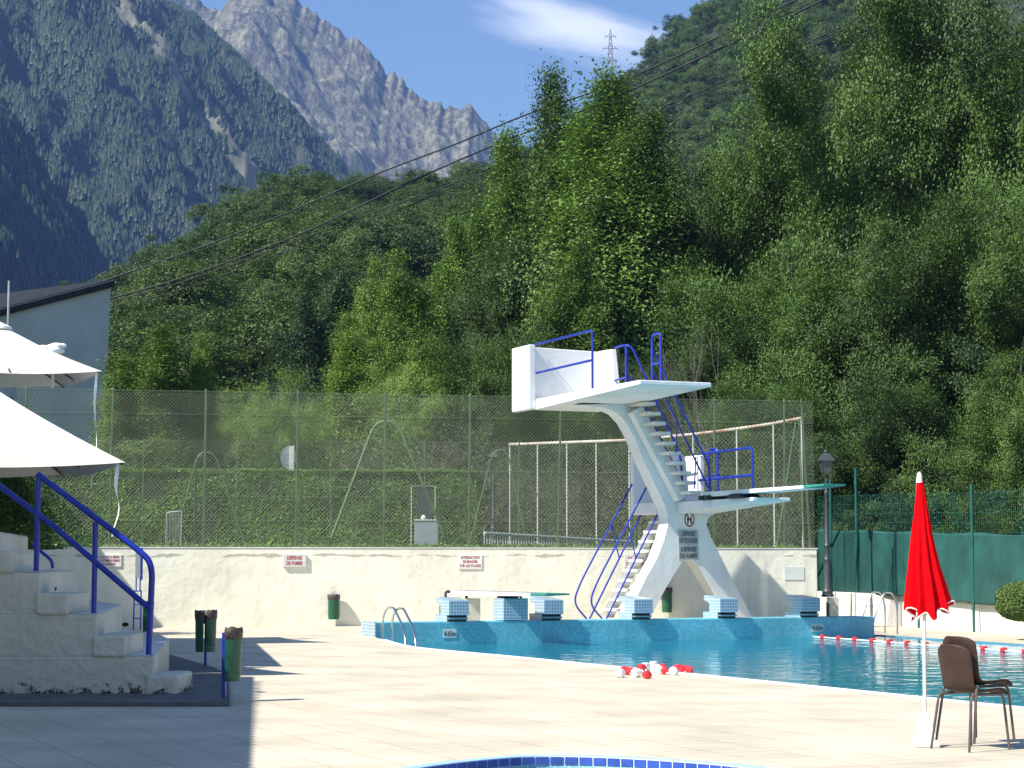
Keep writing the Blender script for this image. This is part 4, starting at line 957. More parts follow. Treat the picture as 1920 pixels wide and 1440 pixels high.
# ------------------------------------------------------------------ red closed parasol
PB = G(1735, 1400); tb = thing('red_parasol', 'closed bright red parasol with white piping on a white base', 'parasol', PB)
Yp = PB.y
m_ = MB(); n4 = 5; c0 = PB
def rsq(hw, z, cx=0): return [c0 + Vector((cx + hw * x, hw * y, z)) for x, y in ((-1, -1), (1, -1), (1, 1), (-1, 1))]
m_.v = []; lv = [(.100, 0), (.098, .03), (.035, .215), (.028, .26)]
for hw, z in lv: m_.v += [tuple(p) for p in rsq(hw, z)]
m_.f = [(i * 4 + j, i * 4 + (j + 1) % 4, (i + 1) * 4 + (j + 1) % 4, (i + 1) * 4 + j) for i in range(3) for j in range(4)] + [(12, 13, 14, 15), (3, 2, 1, 0)]
build(m_, 'base', 'whitepl', tb, bevel=.012)
ptop = P(1724, 890, Yp); m_ = MB(); m_.tube([PB + Vector((0, 0, .2)), P(1733, 1150, Yp), ptop], .014, 10); build(m_, 'pole', 'whitepl', tb, smooth='auto')
# folded canopy: pleated tube, wider to the bottom right
m_ = MB(); NR = 96; LV = 30; vs = []; hemi = []
rnd = random.Random(3)
ph = [rnd.random() * 6.28 for _ in range(8)]
for i in range(LV + 1):
    t = i / LV; y = 900 + 252 * t; xl = np.interp(y, [895, 960, 1000, 1060, 1110, 1145, 1152], [1720, 1714, 1709, 1703, 1698, 1695, 1696]); xr = np.interp(y, [895, 960, 1000, 1060, 1110, 1125, 1152], [1730, 1741, 1748, 1763, 1779, 1784, 1790])
    cx = (xl + xr) / 2; hw = (xr - xl) / 2 / F * Yp; cpt = P(cx, y, Yp)
    for j in range(NR):
        a = 2 * math.pi * j / NR
        pl_ = .5 + .5 * math.cos(10 * a + ph[0] + 1.2 * t); fold = 1 - (.06 + .40 * t ** .8) * (1 - pl_ ** .7) * (1 + .2 * math.sin(3 * a + ph[1]))
        fold *= 1 - .05 * t * math.cos(19 * a + ph[2] + 4 * t)
        dz = 0
        if t > .93:
            dz = .10 * max(0, math.cos(a - .3)) ** 2 * (t - .93) / .07 + (.035 * math.cos(8 * a + ph[0] + 1.2) + .02 * math.sin(3 * a + ph[3])) * (t - .93) / .07
        vs.append(cpt + Vector((hw * fold * math.cos(a), hw * .72 * fold * math.sin(a), dz)))
m_.add(vs, [(i * NR + j, (i + 1) * NR + j, (i + 1) * NR + (j + 1) % NR, i * NR + (j + 1) % NR) for i in range(LV) for j in range(NR)])
cn = build(m_, 'canopy', 'red', tb, smooth=True)
m_ = MB(); hem = [Vector(v) for v in vs[-NR:]]; m_.tube(hem + [hem[0]], .006, 6, caps=False); build(m_, 'piping', 'whitepl', cn, smooth=True)
m_ = MB(); m_.lathe(P(1724, 905, Yp), [(.026, 0), (.022, .03), (.017, .07), (.006, .085)], 14); build(m_, 'cap', 'whitepl', tb, smooth='auto')

# ------------------------------------------------------------------ stacked shell chairs
def shell_chair(label, base, ang, dz=0, dx=0):
    tb = thing('shell_chair', label, 'chair', base, 'stacked brown shell chairs'); f = Vector((math.cos(ang), math.sin(ang), 0)); s = Vector((-f.y, f.x, 0))
    def Q(a, b, z): return base + f * (a + dx) + s * b + Vector((0, 0, z + dz))
    # shell: profile from seat front to back top; a forward, z up
    prof = [(.225, .425, .175), (.21, .445, .19), (.15, .452, .20), (.05, .442, .20), (-.06, .435, .19), (-.13, .448, .175), (-.165, .49, .165), (-.185, .56, .165), (-.20, .64, .17), (-.212, .71, .175), (-.222, .765, .17), (-.228, .79, .155), (-.231, .805, .125)]
    nx = 12; vs = []
    for k, (a, z, hw) in enumerate(prof):
        for j in range(nx + 1):
            t = j / nx * 2 - 1; e = abs(t) ** 3
            back = max(0, min(1, (k - 4) / 3))
            vs.append(Q(a + back * .055 * abs(t) ** 2.2, hw * t, z + (1 - back) * (.035 * e if k > 1 else -.01 * e) - (.03 * abs(t) ** 4 if k >= len(prof) - 2 else 0)))
    m_ = MB(); m_.add(vs, [(k * (nx + 1) + j, k * (nx + 1) + j + 1, (k + 1) * (nx + 1) + j + 1, (k + 1) * (nx + 1) + j) for k in range(len(prof) - 1) for j in range(nx)])
    o = build(m_, 'seat_shell', 'brown', tb, smooth=True); so_ = o.modifiers.new('s', 'SOLIDIFY'); so_.thickness = .012; ss = o.modifiers.new('ss', 'SUBSURF'); ss.levels = 1; ss.render_levels = 1
    for sd in (-1, 1):
        for fr in (1, -1):
            m_ = MB(); top = Q(.17 * fr - (.02 if fr < 0 else 0), .15 * sd, .41); foot = Q(.215 * fr - .02, .20 * sd, 0)
            m_.tube(rounded([Q(.17 * fr * .5, .15 * sd, .425), Q(.17 * fr, .17 * sd, .42), foot], .05), .0105, 8); build(m_, 'leg', 'brownmetal', tb, smooth='auto')
        m_ = MB(); m_.tube([Q(.12, .15 * sd, .424), Q(-.12, .15 * sd, .424)], .011, 8); build(m_, 'frame_tube', 'brownmetal', tb)
    return tb
cb = (G(1760, 1408) + G(1880, 1405)) / 2 + Vector((.03, .09, 0)); ca = R(33)
shell_chair('lower brown plastic shell chair of the stacked pair by the red parasol', cb, ca)
shell_chair('upper brown plastic shell chair of the stacked pair, its back standing taller', cb, ca, dz=.062, dx=.055)

# ------------------------------------------------------------------ white square parasols on the stand
def parasol(label, Rc, side, rise, name='white_parasol', strap=1.9):
    er = Vector((-.41, .912, 0)); el = Vector((-.912, -.41, 0))
    C4 = [Rc, Rc + er * side, Rc + er * side + el * side, Rc + el * side]; cen = sum(C4, Vector()) / 4; pk = cen + Vector((0, 0, rise))
    tb = thing(name, label, 'parasol', Vector((cen.x, cen.y, 0)), 'open white square parasols')
    m_ = MB(); nn = 14; kk = 10; vs = []; fs = []
    for q in range(4):
        a, b = C4[q], C4[(q + 1) % 4]; o0 = len(vs)
        for i in range(kk + 1):
            t = i / kk
            for j in range(nn + 1):
                s_ = j / nn; e_ = a.lerp(b, s_); bow = 4 * s_ * (1 - s_)
                p = pk.lerp(e_, t)
                inward = (cen - e_); inward.z = 0; inward.normalize()
                skirt = max(0, (t - .66) / .34)
                p = p + Vector((0, 0, -.05 * math.sin(math.pi * t) * (1 - bow) + .03 * bow * math.sin(math.pi * min(1, t / .66) * .9)))
                p = p + inward * (.10 * bow * skirt ** 1.3) + Vector((0, 0, -.10 * bow * skirt))
                vs.append(p)
        fs += [(o0 + i * (nn + 1) + j, o0 + (i + 1) * (nn + 1) + j, o0 + (i + 1) * (nn + 1) + j + 1, o0 + i * (nn + 1) + j + 1) for i in range(kk) for j in range(nn)]
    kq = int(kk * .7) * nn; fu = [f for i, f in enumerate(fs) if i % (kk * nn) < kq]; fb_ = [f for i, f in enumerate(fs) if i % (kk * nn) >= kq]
    m_.add(vs, fu); o = build(m_, 'canopy', 'canvas', tb, smooth='auto'); m_ = MB(); m_.add(vs, fb_); build(m_, 'canopy_dim_band', 'canvas_dim', tb, smooth='auto')
    for q in range(4):
        m_ = MB(); mid = pk + Vector((0, 0, -.14)); e_ = C4[q] + Vector((0, 0, -.035)); m_.tube([mid, mid.lerp(e_, .55) + Vector((0, 0, -.06)), e_], .014, 6); build(m_, 'rib', 'black', tb)
        m_ = MB(); e2 = (C4[q] + C4[(q + 1) % 4]) / 2 + Vector((0, 0, -.12)); e2 = mid.lerp(e2, .93); m_.tube([mid, e2], .014, 6); build(m_, 'rib', 'black', tb)
    m_ = MB(); m_.tube([Vector((cen.x, cen.y, max(0.4, Rc.z - 2.3))), pk], .028, 10); build(m_, 'pole', 'whitepl', tb, smooth='auto')
    m_ = MB(); m_.lathe(pk + Vector((0, 0, -.12)), [(.30, 0), (.28, .05), (.10, .13), (.02, .17)], 16); build(m_, 'vent_cap', 'canvas', tb, smooth='auto')
    if not strap: return tb
    m_ = MB(); c = Rc + Vector((-.10, .0, -.02)); rnd = random.Random(2); sw = .017
    pts = [c + Vector((-.035 * math.sin(i * .8) * (i / 8), .03 * math.cos(i), -strap * i / 10)) for i in range(11)]
    vs = []
    for i, p in enumerate(pts):
        w2 = sw * (1 + .6 * math.sin(i * .55)); d2 = Vector((math.cos(i * .35), math.sin(i * .35), 0)); vs += [p - d2 * w2, p + d2 * w2, p + d2 * w2 + Vector((0, .006, 0)), p - d2 * w2 + Vector((0, .006, 0))]
    m_.add(vs, [(i * 4 + j, i * 4 + (j + 1) % 4, (i + 1) * 4 + (j + 1) % 4, (i + 1) * 4 + j) for i in range(10) for j in range(4)])
    build(m_, 'tie_strap', 'canvas', tb, smooth='auto')
    return tb
Ru = P(191, 696, 34.7); Rl = P(235, 867, 25.0)
parasol('upper open white square parasol at the left edge, its long strap hanging', Ru, 3.1, .93, strap=2.0)
tb = thing('deck_shade_caster', 'long pale flat awning over the stand, hidden behind the lower parasol', 'awning', (-8, 32, .4))  # added sheet kept out of sight, only there to shade the deck
m_ = MB(); aw = [P(188, 857, 26.9), P(184, 868, 37.6), P(184, 868, 37.6) + Vector((-4.5, 0, 0)), P(188, 857, 26.9) + Vector((-3.4, 0, 0))]; m_.prism(aw, (0, 0, .03)); build(m_, 'shade_caster_cloth', 'canvas', tb, uv=False)
for p in aw[2:]: m_ = MB(); m_.tube([Vector((p.x + .1, p.y, .4)), Vector((p.x + .1, p.y, p.z))], .03, 8); build(m_, 'post', 'whitepl', tb, uv=False)
parasol('lower open white square parasol above the blue handrail', Rl, 3.6, 1.32, strap=.9)
c = P(100, 650, 36.2)
tb = thing('folded_canvas', 'small bunched cream canvas top showing over the upper parasol', 'parasol', c + Vector((-.3, 0, -.6)))
m_ = MB(); rnd = random.Random(5)
for k in range(7): m_.ball(c + Vector((rnd.uniform(-.17, .17), rnd.uniform(-.1, .1), rnd.uniform(-.05, .05))) + Vector((0, 0, -.02)), rnd.uniform(.06, .10), 9, 6, (1.4, 1, .7))
build(m_, 'bunched_cloth', 'canvas', tb, smooth=True)
m_ = MB(); m_.tube([c, c + Vector((0, 0, -.75))], .025, 8); build(m_, 'pole', 'whitepl', tb)

# ------------------------------------------------------------------ wire fences
def chainlink(name, label, A, B, z0, zA, zB, posts, pitch=.085, wr=.0036, post_r=.028, postmat='greenpost', horiz=(0.0, .5, 1.0), mid='wire', ph=.06, group=None, diag=True, topfun=None):
    """woven wire between A and B (plan), top height varies linearly"""
    A = Vector(A); B = Vector(B); L = (B - A).length; d = (B - A).normalized(); nrm_ = Vector((-d.y, d.x, 0))
    tb = thing(name, label, 'fence', Vector((A.x, A.y, z0)), group)
    tz = topfun or (lambda s: zA + (zB - zA) * s / L)
    H = max(zA, zB) - z0
    if diag:
        V = []; Fc = []
        def strip(s0, zz0, s1, zz1, off):
            k = len(V); a = A + d * s0; b = A + d * s1; nn = Vector((zz1 - zz0, 0, 0)); dirv = Vector((s1 - s0, zz1 - zz0)); dirv.normalize(); px_, pz_ = -dirv.y * wr, dirv.x * wr
            for (P0, zq) in ((a, zz0), (b, zz1)):
                V.append(tuple(P0 + d * px_ + Vector((0, 0, zq + pz_)) + nrm_ * off)); V.append(tuple(P0 - d * px_ + Vector((0, 0, zq - pz_)) + nrm_ * off)); V.append(tuple(P0 + Vector((0, 0, zq)) + nrm_ * (off + wr * 1.6)))
            for t in range(3): Fc.append((k + t, k + (t + 1) % 3, k + 3 + (t + 1) % 3, k + 3 + t))
        s = -H
        while s < L:
            for sg in (1, -1):
                # line from (s,z0) going up-right (sg=1) or mirrored
                s0, s1 = s, s + H
                a0 = max(s0, 0); a1 = min(s1, L)
                if a1 - a0 > .02:
                    if sg == 1: q0, q1 = z0 + (a0 - s0), z0 + (a1 - s0)
                    else: q0, q1 = z0 + H - (a0 - s0), z0 + H - (a1 - s0)
                    # clip by the sloping top
                    def clip(a0, q0, a1, q1):
                        t0, t1 = tz(a0) - q0, tz(a1) - q1
                        if t0 < 0 and t1 < 0: return None
                        if t0 < 0: f_ = t0 / (t0 - t1); a0 += (a1 - a0) * f_; q0 = tz(a0)
                        elif t1 < 0: f_ = t0 / (t0 - t1); a1 = a0 + (a1 - a0) * f_; q1 = tz(a1)
                        return a0, q0, a1, q1
                    c_ = clip(a0, q0, a1, q1)
                    if c_: strip(c_[0], c_[1], c_[2], c_[3], .001 * sg)
            s += pitch
        off0 = Vector((A.x, A.y, z0)); V = np.array(V) - np.array(off0)[None]
        npmesh('wire_mesh', V, np.array(Fc), mid, parent=tb)
    m_ = MB()
    for h_ in horiz:
        m_.tube([A + nrm_ * -.012 + Vector((0, 0, z0 + (tz(0) - z0) * h_ + (.03 if h_ == 0 else 0))), B + nrm_ * -.012 + Vector((0, 0, z0 + (tz(L) - z0) * h_ + (.03 if h_ == 0 else 0)))], .0035, 5)
    build(m_, 'tension_wire', mid, tb, uv=False)
    for s, lean in posts:
        m_ = MB(); p = A + d * s + nrm_ * .03
        m_.tube([p + Vector((0, 0, z0 - .02)), p + d * lean + Vector((0, 0, tz(max(0, min(L, s))) + ph))], post_r, 8); build(m_, 'post', postmat, tb, smooth='auto', uv=False)
    return tb
FA2 = WB - WN * .15; FB2 = WEND - WN * .15
def s2w(px): k = (px - 960) / F; return (k * FA2.y - FA2.x) / (WD.x - k * WD.y)
chainlink('wire_fence', 'tall green diamond mesh fence standing on the cream back wall', tuple(FA2 + WD * s2w(28)), tuple(FB2), 1.815, 5.40, 5.40,
          [(s2w(p) - s2w(28), l) for p, l in ((46, 0), (207, .03), (383, .02), (556, .02), (720, .03), (879, .04), (1046, .09), (1191, .03), (1338, .05), (1470, .04), (1518, -.18))], horiz=(0, .17, .5, .85, 1))
# second, lower fence a little further back
chainlink('wire_fence', 'second lower mesh fence across the sports ground behind the first', (-15, 58.0, 0), (2.0, 58.0, 0), 1.76, 5.0, 4.9, [(q, 0) for q in (1.5, 4.4, 7.1, 9.8, 12.5, 15.2)], pitch=.13, wr=.0022, post_r=.02, horiz=(0, .5, 1))
# rusty-topped pale frame fence
Af = Vector((-.08, 58.5, 0)); Bf = Vector((7.55, 52.3, 0)); Lf = (Bf - Af).length
def sag(s): t = s / Lf; return 4.93 - .42 * 4 * t * (1 - t) * (.6 + .0 * t) + .0
def topz(s):
    px_ = 955 + 0; pos = Af + (Bf - Af) * (s / Lf); px = 960 + pos.x / pos.y * F
    py = np.interp(px, [955, 1180, 1300, 1380, 1450, 1505], [835, 827, 816, 806, 796, 785]); return CAMZ + (1059 - py) * pos.y / F * 1.004
tb = chainlink('ball_fence', 'pale post fence with a rusty sagging top rail behind the tower', Af, Bf, 1.75, 4.9, 4.9, [], pitch=.14, wr=.003, horiz=(0,), topfun=topz)
m_ = MB(); m_.tube([Af + (Bf - Af) * t + Vector((0, 0, topz(Lf * t))) for t in np.linspace(0, 1, 24)], .042, 8); build(m_, 'top_rail', 'rusty', tb, smooth='auto', uv=False)
for px in (956, 1008, 1063, 1118, 1180, 1238, 1300, 1382, 1451, 1504):
    k = (px - 960) / F; dd_ = Bf - Af; s_ = (k * Af.y - Af.x) / (dd_.x - k * dd_.y); s_ = max(0, min(1, s_)); p = Af + dd_ * s_
    m_ = MB(); m_.tube([p + Vector((0, 0, 1.7)), p + Vector((0, 0, topz(Lf * s_)))], .021, 8); build(m_, 'post', 'palerail', tb, smooth='auto', uv=False)
# leaning braces
def aframe(label, pxs, Y, mname='greenpost', r=.035):
    a, b, c, d = pxs; tb = thing('tube_arch', label, 'frame', P(a[0], a[1], Y), 'bent tube brace frames'); m_ = MB(); m_.tube(rounded([P(*a, Y), P(*b, Y), P(*c, Y), P(*d, Y)], .35), r, 8); build(m_, 'bent_tube', mname, tb, smooth='auto', uv=False)
aframe('large green bent tube frame straddling the middle of the wire fence', ((612, 1034), (704, 790), (744, 790), (846, 1034)), 48.2)
aframe('smaller green bent tube frame beyond the fence on the left', ((322, 1034), (372, 848), (402, 848), (464, 1034)), 57.5, 'greenpost', .02)
aframe('smaller green bent tube frame beyond the fence near the tower', ((878, 1030), (925, 843), (951, 843), (992, 1034)), 57.2, 'greenpost', .02)
tb = thing('brace_pole', 'leaning pole pair bracing the right end of the wire fence', 'frame', P(1380, 1034, 52)); m_ = MB(); m_.tube([P(1455, 1034, 52), P(1492, 790, 52)], .022, 8); m_.tube([P(1508, 1034, 52.1), P(1498, 785, 52.1)], .022, 8); build(m_, 'pole', 'greenpost', tb, uv=False)
# pale balustrade behind the wall
tb = thing('balustrade', 'pale metal balustrade with close bars beyond the wall left of the tower', 'railing', P(1040, 1020, 52)); m_ = MB()
a, b = P(908, 999, 51), P(1190, 1016, 56); m_.tube([a, b], .04, 6); build(m_, 'top_rail', 'palerail', tb, uv=False)
m_ = MB()
for k in range(62): p = a.lerp(b, k / 61); m_.box(p.x - .013, p.x + .013, p.y - .013, p.y + .013, 1.6, p.z)
build(m_, 'bars', 'palerail', tb, uv=False)
# crowd barrier, road sign, cabinet, lamp
tb = thing('crowd_barrier', 'small galvanised crowd barrier end standing on the grass behind the wall', 'barrier', P(326, 1030, 47.6)); Y = 47.6
m_ = MB(); m_.tube(rounded([P(311, 1024, Y), P(313, 961, Y), P(341, 958, Y), P(339, 1022, Y), P(311, 1024, Y)], .04), .017, 8); build(m_, 'frame', 'galv', tb, smooth='auto', uv=False)
m_ = MB()
for k in range(9): x = 314 + k * 2.9; m_.tube([P(x, 1023, Y), P(x + .5, 962, Y)], .006, 5)
build(m_, 'bars', 'galv', tb, uv=False)
m_ = MB(); m_.tube(rounded([P(345, 1006, Y), P(352, 1024, Y), P(372, 1029, Y)], .1), .014, 6); build(m_, 'foot', 'galv', tb, uv=False)
Y = 63; c = P(541, 858, Y); tb = thing('road_sign', 'back of a round traffic sign on a post rising over the hedge', 'road sign', Vector((c.x, c.y, 1.8)))
k = 24; m_ = MB(); dsk = [c + Vector((.245 * math.cos(2 * math.pi * i / k), .1 * math.cos(2 * math.pi * i / k), .36 * math.sin(2 * math.pi * i / k))) for i in range(k)]; m_.prism(dsk, (0, .03, 0)); build(m_, 'disc', 'galv', tb, uv=False)
m_ = MB().box(c.x + .02, c.x + .18, Y - .1, Y - .02, 1.8, c.z + .36); build(m_, 'post', 'palerail', tb, uv=False)
for dz in (.15, -.18): m_ = MB().box(c.x - .18, c.x + .1, Y - .055, Y - .035, c.z + dz - .02, c.z + dz + .02); build(m_, 'bracket', 'galv', tb, uv=False)
Y = 50; a = P(777, 1030, Y); b = P(822, 976, Y); tb = thing('electric_cabinet', 'grey metal utility cabinet behind the wire fence', 'cabinet', Vector(((a.x + b.x) / 2, Y, a.z)))
m_ = MB().box(a.x, b.x, Y, Y + .4, a.z - .3, b.z); build(m_, 'case', 'greybox', tb, bevel=.02, uv=False)
m_ = MB().box(a.x - .02, b.x + .02, Y - .02, Y + .42, b.z, b.z + .03); build(m_, 'lid', 'palerail', tb, uv=False)
m_ = MB(); m_.ball(Vector(((a.x + b.x) / 2 - .08, Y + .1, b.z + .08)), .06, 10, 8); build(m_, 'knob', 'whitepl', tb, smooth=True, uv=False)
Y = 53; a = P(781, 1020, Y); b = P(809, 913, Y); tb = thing('notice_frame', 'dark upright panel in a thin frame behind the grey cabinet', 'panel', Vector(((a.x + b.x) / 2, Y, 1.75)))
m_ = MB().box(a.x, b.x, Y, Y + .12, 1.75, b.z); build(m_, 'panel', 'iron', tb, uv=False)
m_ = MB(); m_.tube([(a.x - .14, Y - .02, 1.75), (a.x - .14, Y - .02, b.z + .02), (b.x + .1, Y - .02, b.z + .02), (b.x + .1, Y - .02, 1.75)], .014, 6); build(m_, 'frame', 'palerail', tb, uv=False)

def street_lamp(label, px, y0, y1, Y, sc_=1.0):
    b = P(px, y0, Y); t = P(px, y1, Y); h = t.z - b.z
    tb = thing('street_lamp', label, 'street lamp', b, 'old style dark lamp posts'); q = h / 3.75
    m_ = MB(); m_.lathe(b, [(r_ * q, z * q) for r_, z in ((.16, 0), (.16, .05), (.13, .08), (.15, .14), (.11, .22), (.105, .8), (.085, .9), (.10, .95), (.075, 1.0), (.065, 1.25), (.085, 1.3), (.06, 1.34), (.045, 2.6), (.06, 2.66), (.04, 2.7), (.035, 3.02), (.07, 3.06), (.03, 3.1))], 18); build(m_, 'post', 'iron', tb, smooth='auto')
    m_ = MB()
    def sq(hw, z): return [b + Vector((hw * q * x, hw * q * y, z * q)) for x, y in ((-1, -1), (1, -1), (1, 1), (-1, 1))]
    lo, hi = sq(.085, 3.14), sq(.16, 3.46)
    for i in range(4): m_.tube([lo[i], hi[i]], .011 * q, 5); m_.tube([lo[i], lo[(i + 1) % 4]], .011 * q, 5); m_.tube([hi[i], hi[(i + 1) % 4]], .013 * q, 5)
    build(m_, 'lantern_frame', 'iron', tb)
    m_ = MB(); m_.hexa(sq(.08, 3.145) + sq(.15, 3.45)); build(m_, 'glass', 'lampglass', tb)
    m_ = MB(); a, c2, d2 = sq(.20, 3.46), sq(.12, 3.60), sq(.055, 3.66); m_.hexa(a + c2); m_.hexa([p + Vector((0, 0, .001)) for p in c2] + d2); m_.lathe(b, [(.03 * q, 3.66 * q), (.045 * q, 3.70 * q), (.012 * q, 3.75 * q)], 10); build(m_, 'cap', 'iron', tb)
street_lamp('dark lantern lamp post on the low white wall right of the tower', 1552, 1119, 843, 51.5)
street_lamp('dark lamp post beyond the wire fence left of the tower', 925, 1040, 842, 60)
tb = thing('wall_lantern', 'small white lantern half hidden behind the fence post on the left', 'lantern', P(375, 862, 58.5)); c = P(375, 858, 58.5)
m_ = MB(); m_.lathe(c + Vector((0, 0, -.12)), [(.05, 0), (.09, .04), (.11, .14), (.03, .24)], 12); build(m_, 'lantern_head', 'lampglass', tb, smooth='auto'); m_ = MB(); m_.tube([c + Vector((-.12, 0, 0)), (c.x - .12, c.y, 1.7)], .03, 6); build(m_, 'post', 'iron', tb)
# pillar below the right lamp
c = P(1561, 1120, 51.0); m_ = MB().box(c.x - .12, c.x + .12, 50.8, 51.3, -.13, c.z); tb = thing('gate_pillar', 'short cream pillar at the end of the low white wall', 'pillar', Vector((c.x, 51, -.12))); build(m_, 'pillar_body', 'cream', tb, bevel=.015, uv=False)

# ------------------------------------------------------------------ green mesh fence with privacy screen
def lwpos(t):   # runs along the low wall, 0.2 m in front of it
    return LW[1][0].lerp(LW[2][0], t) - nrm * .12
dl_ = (LW[2][0] - LW[1][0]); Lw = dl_.length; ud = dl_.normalized()
tb = thing('mesh_fence', 'dark green rigid mesh fence with cloth privacy screen, right side', 'fence', LW[1][0])
S0, S1 = -14.0, 10.9
def fp(s, z): p = LW[1][0] + ud * s - nrm * .12; return Vector((p.x, p.y, z))
def s_at(px):
    k = (px - 960) / F; p = fp(0, 0); return (k * p.y - p.x) / (ud.x - k * ud.y)
def ztop(s): return np.interp(s, [-14, -2, 0, Lw, S1], [2.0, 2.06, 2.1, 2.25, 2.38])
def zbot(s): return np.interp(s, [-14, -2, 0, Lw, S1], [.40, .45, .50, .64, .66])
# cloth with soft puckers
ns_, nv_ = 220, 26; V = []
ss_ = np.linspace(S0, S1, ns_)
for i, s in enumerate(ss_):
    for j in range(nv_):
        t = j / (nv_ - 1); z = zbot(s) * (1 - t) + ztop(s) * t + (.02 * math.sin(s * 1.9) if j == nv_ - 1 else 0)
        wv = .05 * (fbm(np.array([s * 1.6 + 3 * t]), np.array([t * 3 + s * .3]), 4)[0] - .5) + .012 * math.sin(s * 2.1)
        p = fp(s, z) - nrm * (.03 + wv); V.append(tuple(p - Vector(tb.location)))
o = npmesh('screen_cloth', V, grid_faces(ns_, nv_), 'screen', parent=tb, smooth=True); md = o.modifiers.new('s', 'SOLIDIFY'); md.thickness = .006
m_ = MB(); s = S0
hz_ = 3.05
def zmesh(s): return np.interp(s, [-14, 0, Lw, S1], [2.95, 3.05, 3.2, 3.3])
while s < S1: m_.box(0, 0, 0, 0, 0, 0) if False else m_.tube([fp(s, zbot(s) - .12), fp(s, zmesh(s))], .0035, 4, caps=False); s += .10
for k in range(12):
    f_ = k / 11; m_.tube([fp(S0, zbot(S0) + (zmesh(S0) - zbot(S0)) * f_), fp(0, zbot(0) + (zmesh(0) - zbot(0)) * f_), fp(S1, zbot(S1) + (zmesh(S1) - zbot(S1)) * f_)], .004, 4, caps=False)
build(m_, 'wire_panel', 'dkgreenpost', tb, uv=False)
for px, yt in ((1608, 878), (1722, 905), (1825, 909), (1560, 900), (1960, 905)):
    s = s_at(px); p = fp(s, 0); zt = CAMZ + (1059 - yt) * p.y / F; m_ = MB(); m_.tube([Vector((p.x, p.y, -.12)) - nrm * .06, Vector((p.x, p.y, zt)) - nrm * .06], .034, 8); build(m_, 'post', 'dkgreenpost', tb, smooth='auto', uv=False)
# overhead line wires, pylon
def cable(label, pts, r=.035):
    tb_ = MB(); q = [P(a, b, Y) for a, b, Y in pts]; tb_.tube(catmull(q, 10, closed=False), r, 5); return props(build(tb_, 'power_line', 'power', None, uv=False), label, 'cable', 'overhead cables')
cable('topmost black overhead cable sweeping up from the building roof', [(100, 556, 150), (205, 523, 148), (400, 455, 145), (560, 390, 141), (705, 327, 138), (860, 268, 134), (985, 216, 130), (1180, 146, 126), (1480, 6, 120), (1600, -52, 118)], .06)
cable('second black overhead cable, thick pair below the topmost', [(100, 590, 150), (200, 562, 148), (350, 518, 145), (560, 440, 141), (750, 350, 138), (880, 292, 134), (1000, 243, 130), (1180, 170, 126), (1540, 2, 120), (1650, -52, 118)], .066)
cable('third overhead cable running just under the thick pair', [(100, 600, 151), (200, 568, 149), (350, 526, 146), (560, 450, 142), (700, 398, 139), (880, 332, 135), (1040, 262, 131), (1230, 205, 127), (1380, 142, 123), (1600, 40, 119)], .042)
cable('lowest thin overhead cable of the group', [(100, 606, 151), (200, 577, 149), (350, 540, 146), (560, 462, 142), (760, 388, 138), (880, 338, 135), (1040, 270, 131), (1230, 212, 127), (1380, 150, 123), (1600, 52, 119)], .036)
cable('thin pale telephone wire low over the bright trees', [(206, 648, 70), (420, 650, 70), (600, 640, 70), (800, 632, 71)], .006)
Y = 780; tb = thing('pylon', 'lattice electricity pylon on the skyline of the wooded hill', 'pylon', P(1144, 200, Y)); s = F / Y
def PT(dx, py): return P(1144.5, py, Y) + Vector((dx / s, 0, 0))
def PY(dx, dy, py): return P(1144.5, py, Y) + Vector((dx / s, dy / s, 0))
m_ = MB(); lv = [(200, 10), (170, 8), (145, 6.6), (122, 5.4), (105, 4.4), (90, 3.6), (78, 2.6), (66, 1.8), (55, .3)]
for sx in (-1, 1):
    for sy in (-1, 1): m_.tube([PY(sx * h, sy * h, y) for y, h in lv], .13, 4)
build(m_, 'legs', 'pylon', tb, uv=False)
m_ = MB()
for (y0, h0), (y1, h1) in zip(lv[:-1], lv[1:]):
    for a, b in (((-1, -1), (1, -1)), ((1, -1), (1, 1)), ((1, 1), (-1, 1)), ((-1, 1), (-1, -1))):
        m_.tube([PY(a[0] * h0, a[1] * h0, y0), PY(b[0] * h1, b[1] * h1, y1)], .085, 3); m_.tube([PY(b[0] * h0, b[1] * h0, y0), PY(a[0] * h1, a[1] * h1, y1)], .085, 3)
build(m_, 'bracing', 'pylon', tb, uv=False)
for y, hw in ((69, 11), (91, 14), (113, 12)):
    m_ = MB(); m_.tube([PT(-hw, y), PT(hw, y)], .11, 4); m_.tube([PT(-hw, y), PT(0, y - 6), PT(hw, y)], .09, 4)
    for x in (-hw, hw): m_.tube([PT(x, y), PT(x, y + 4)], .07, 4)
    build(m_, 'cross_arm', 'pylon', tb, uv=False)
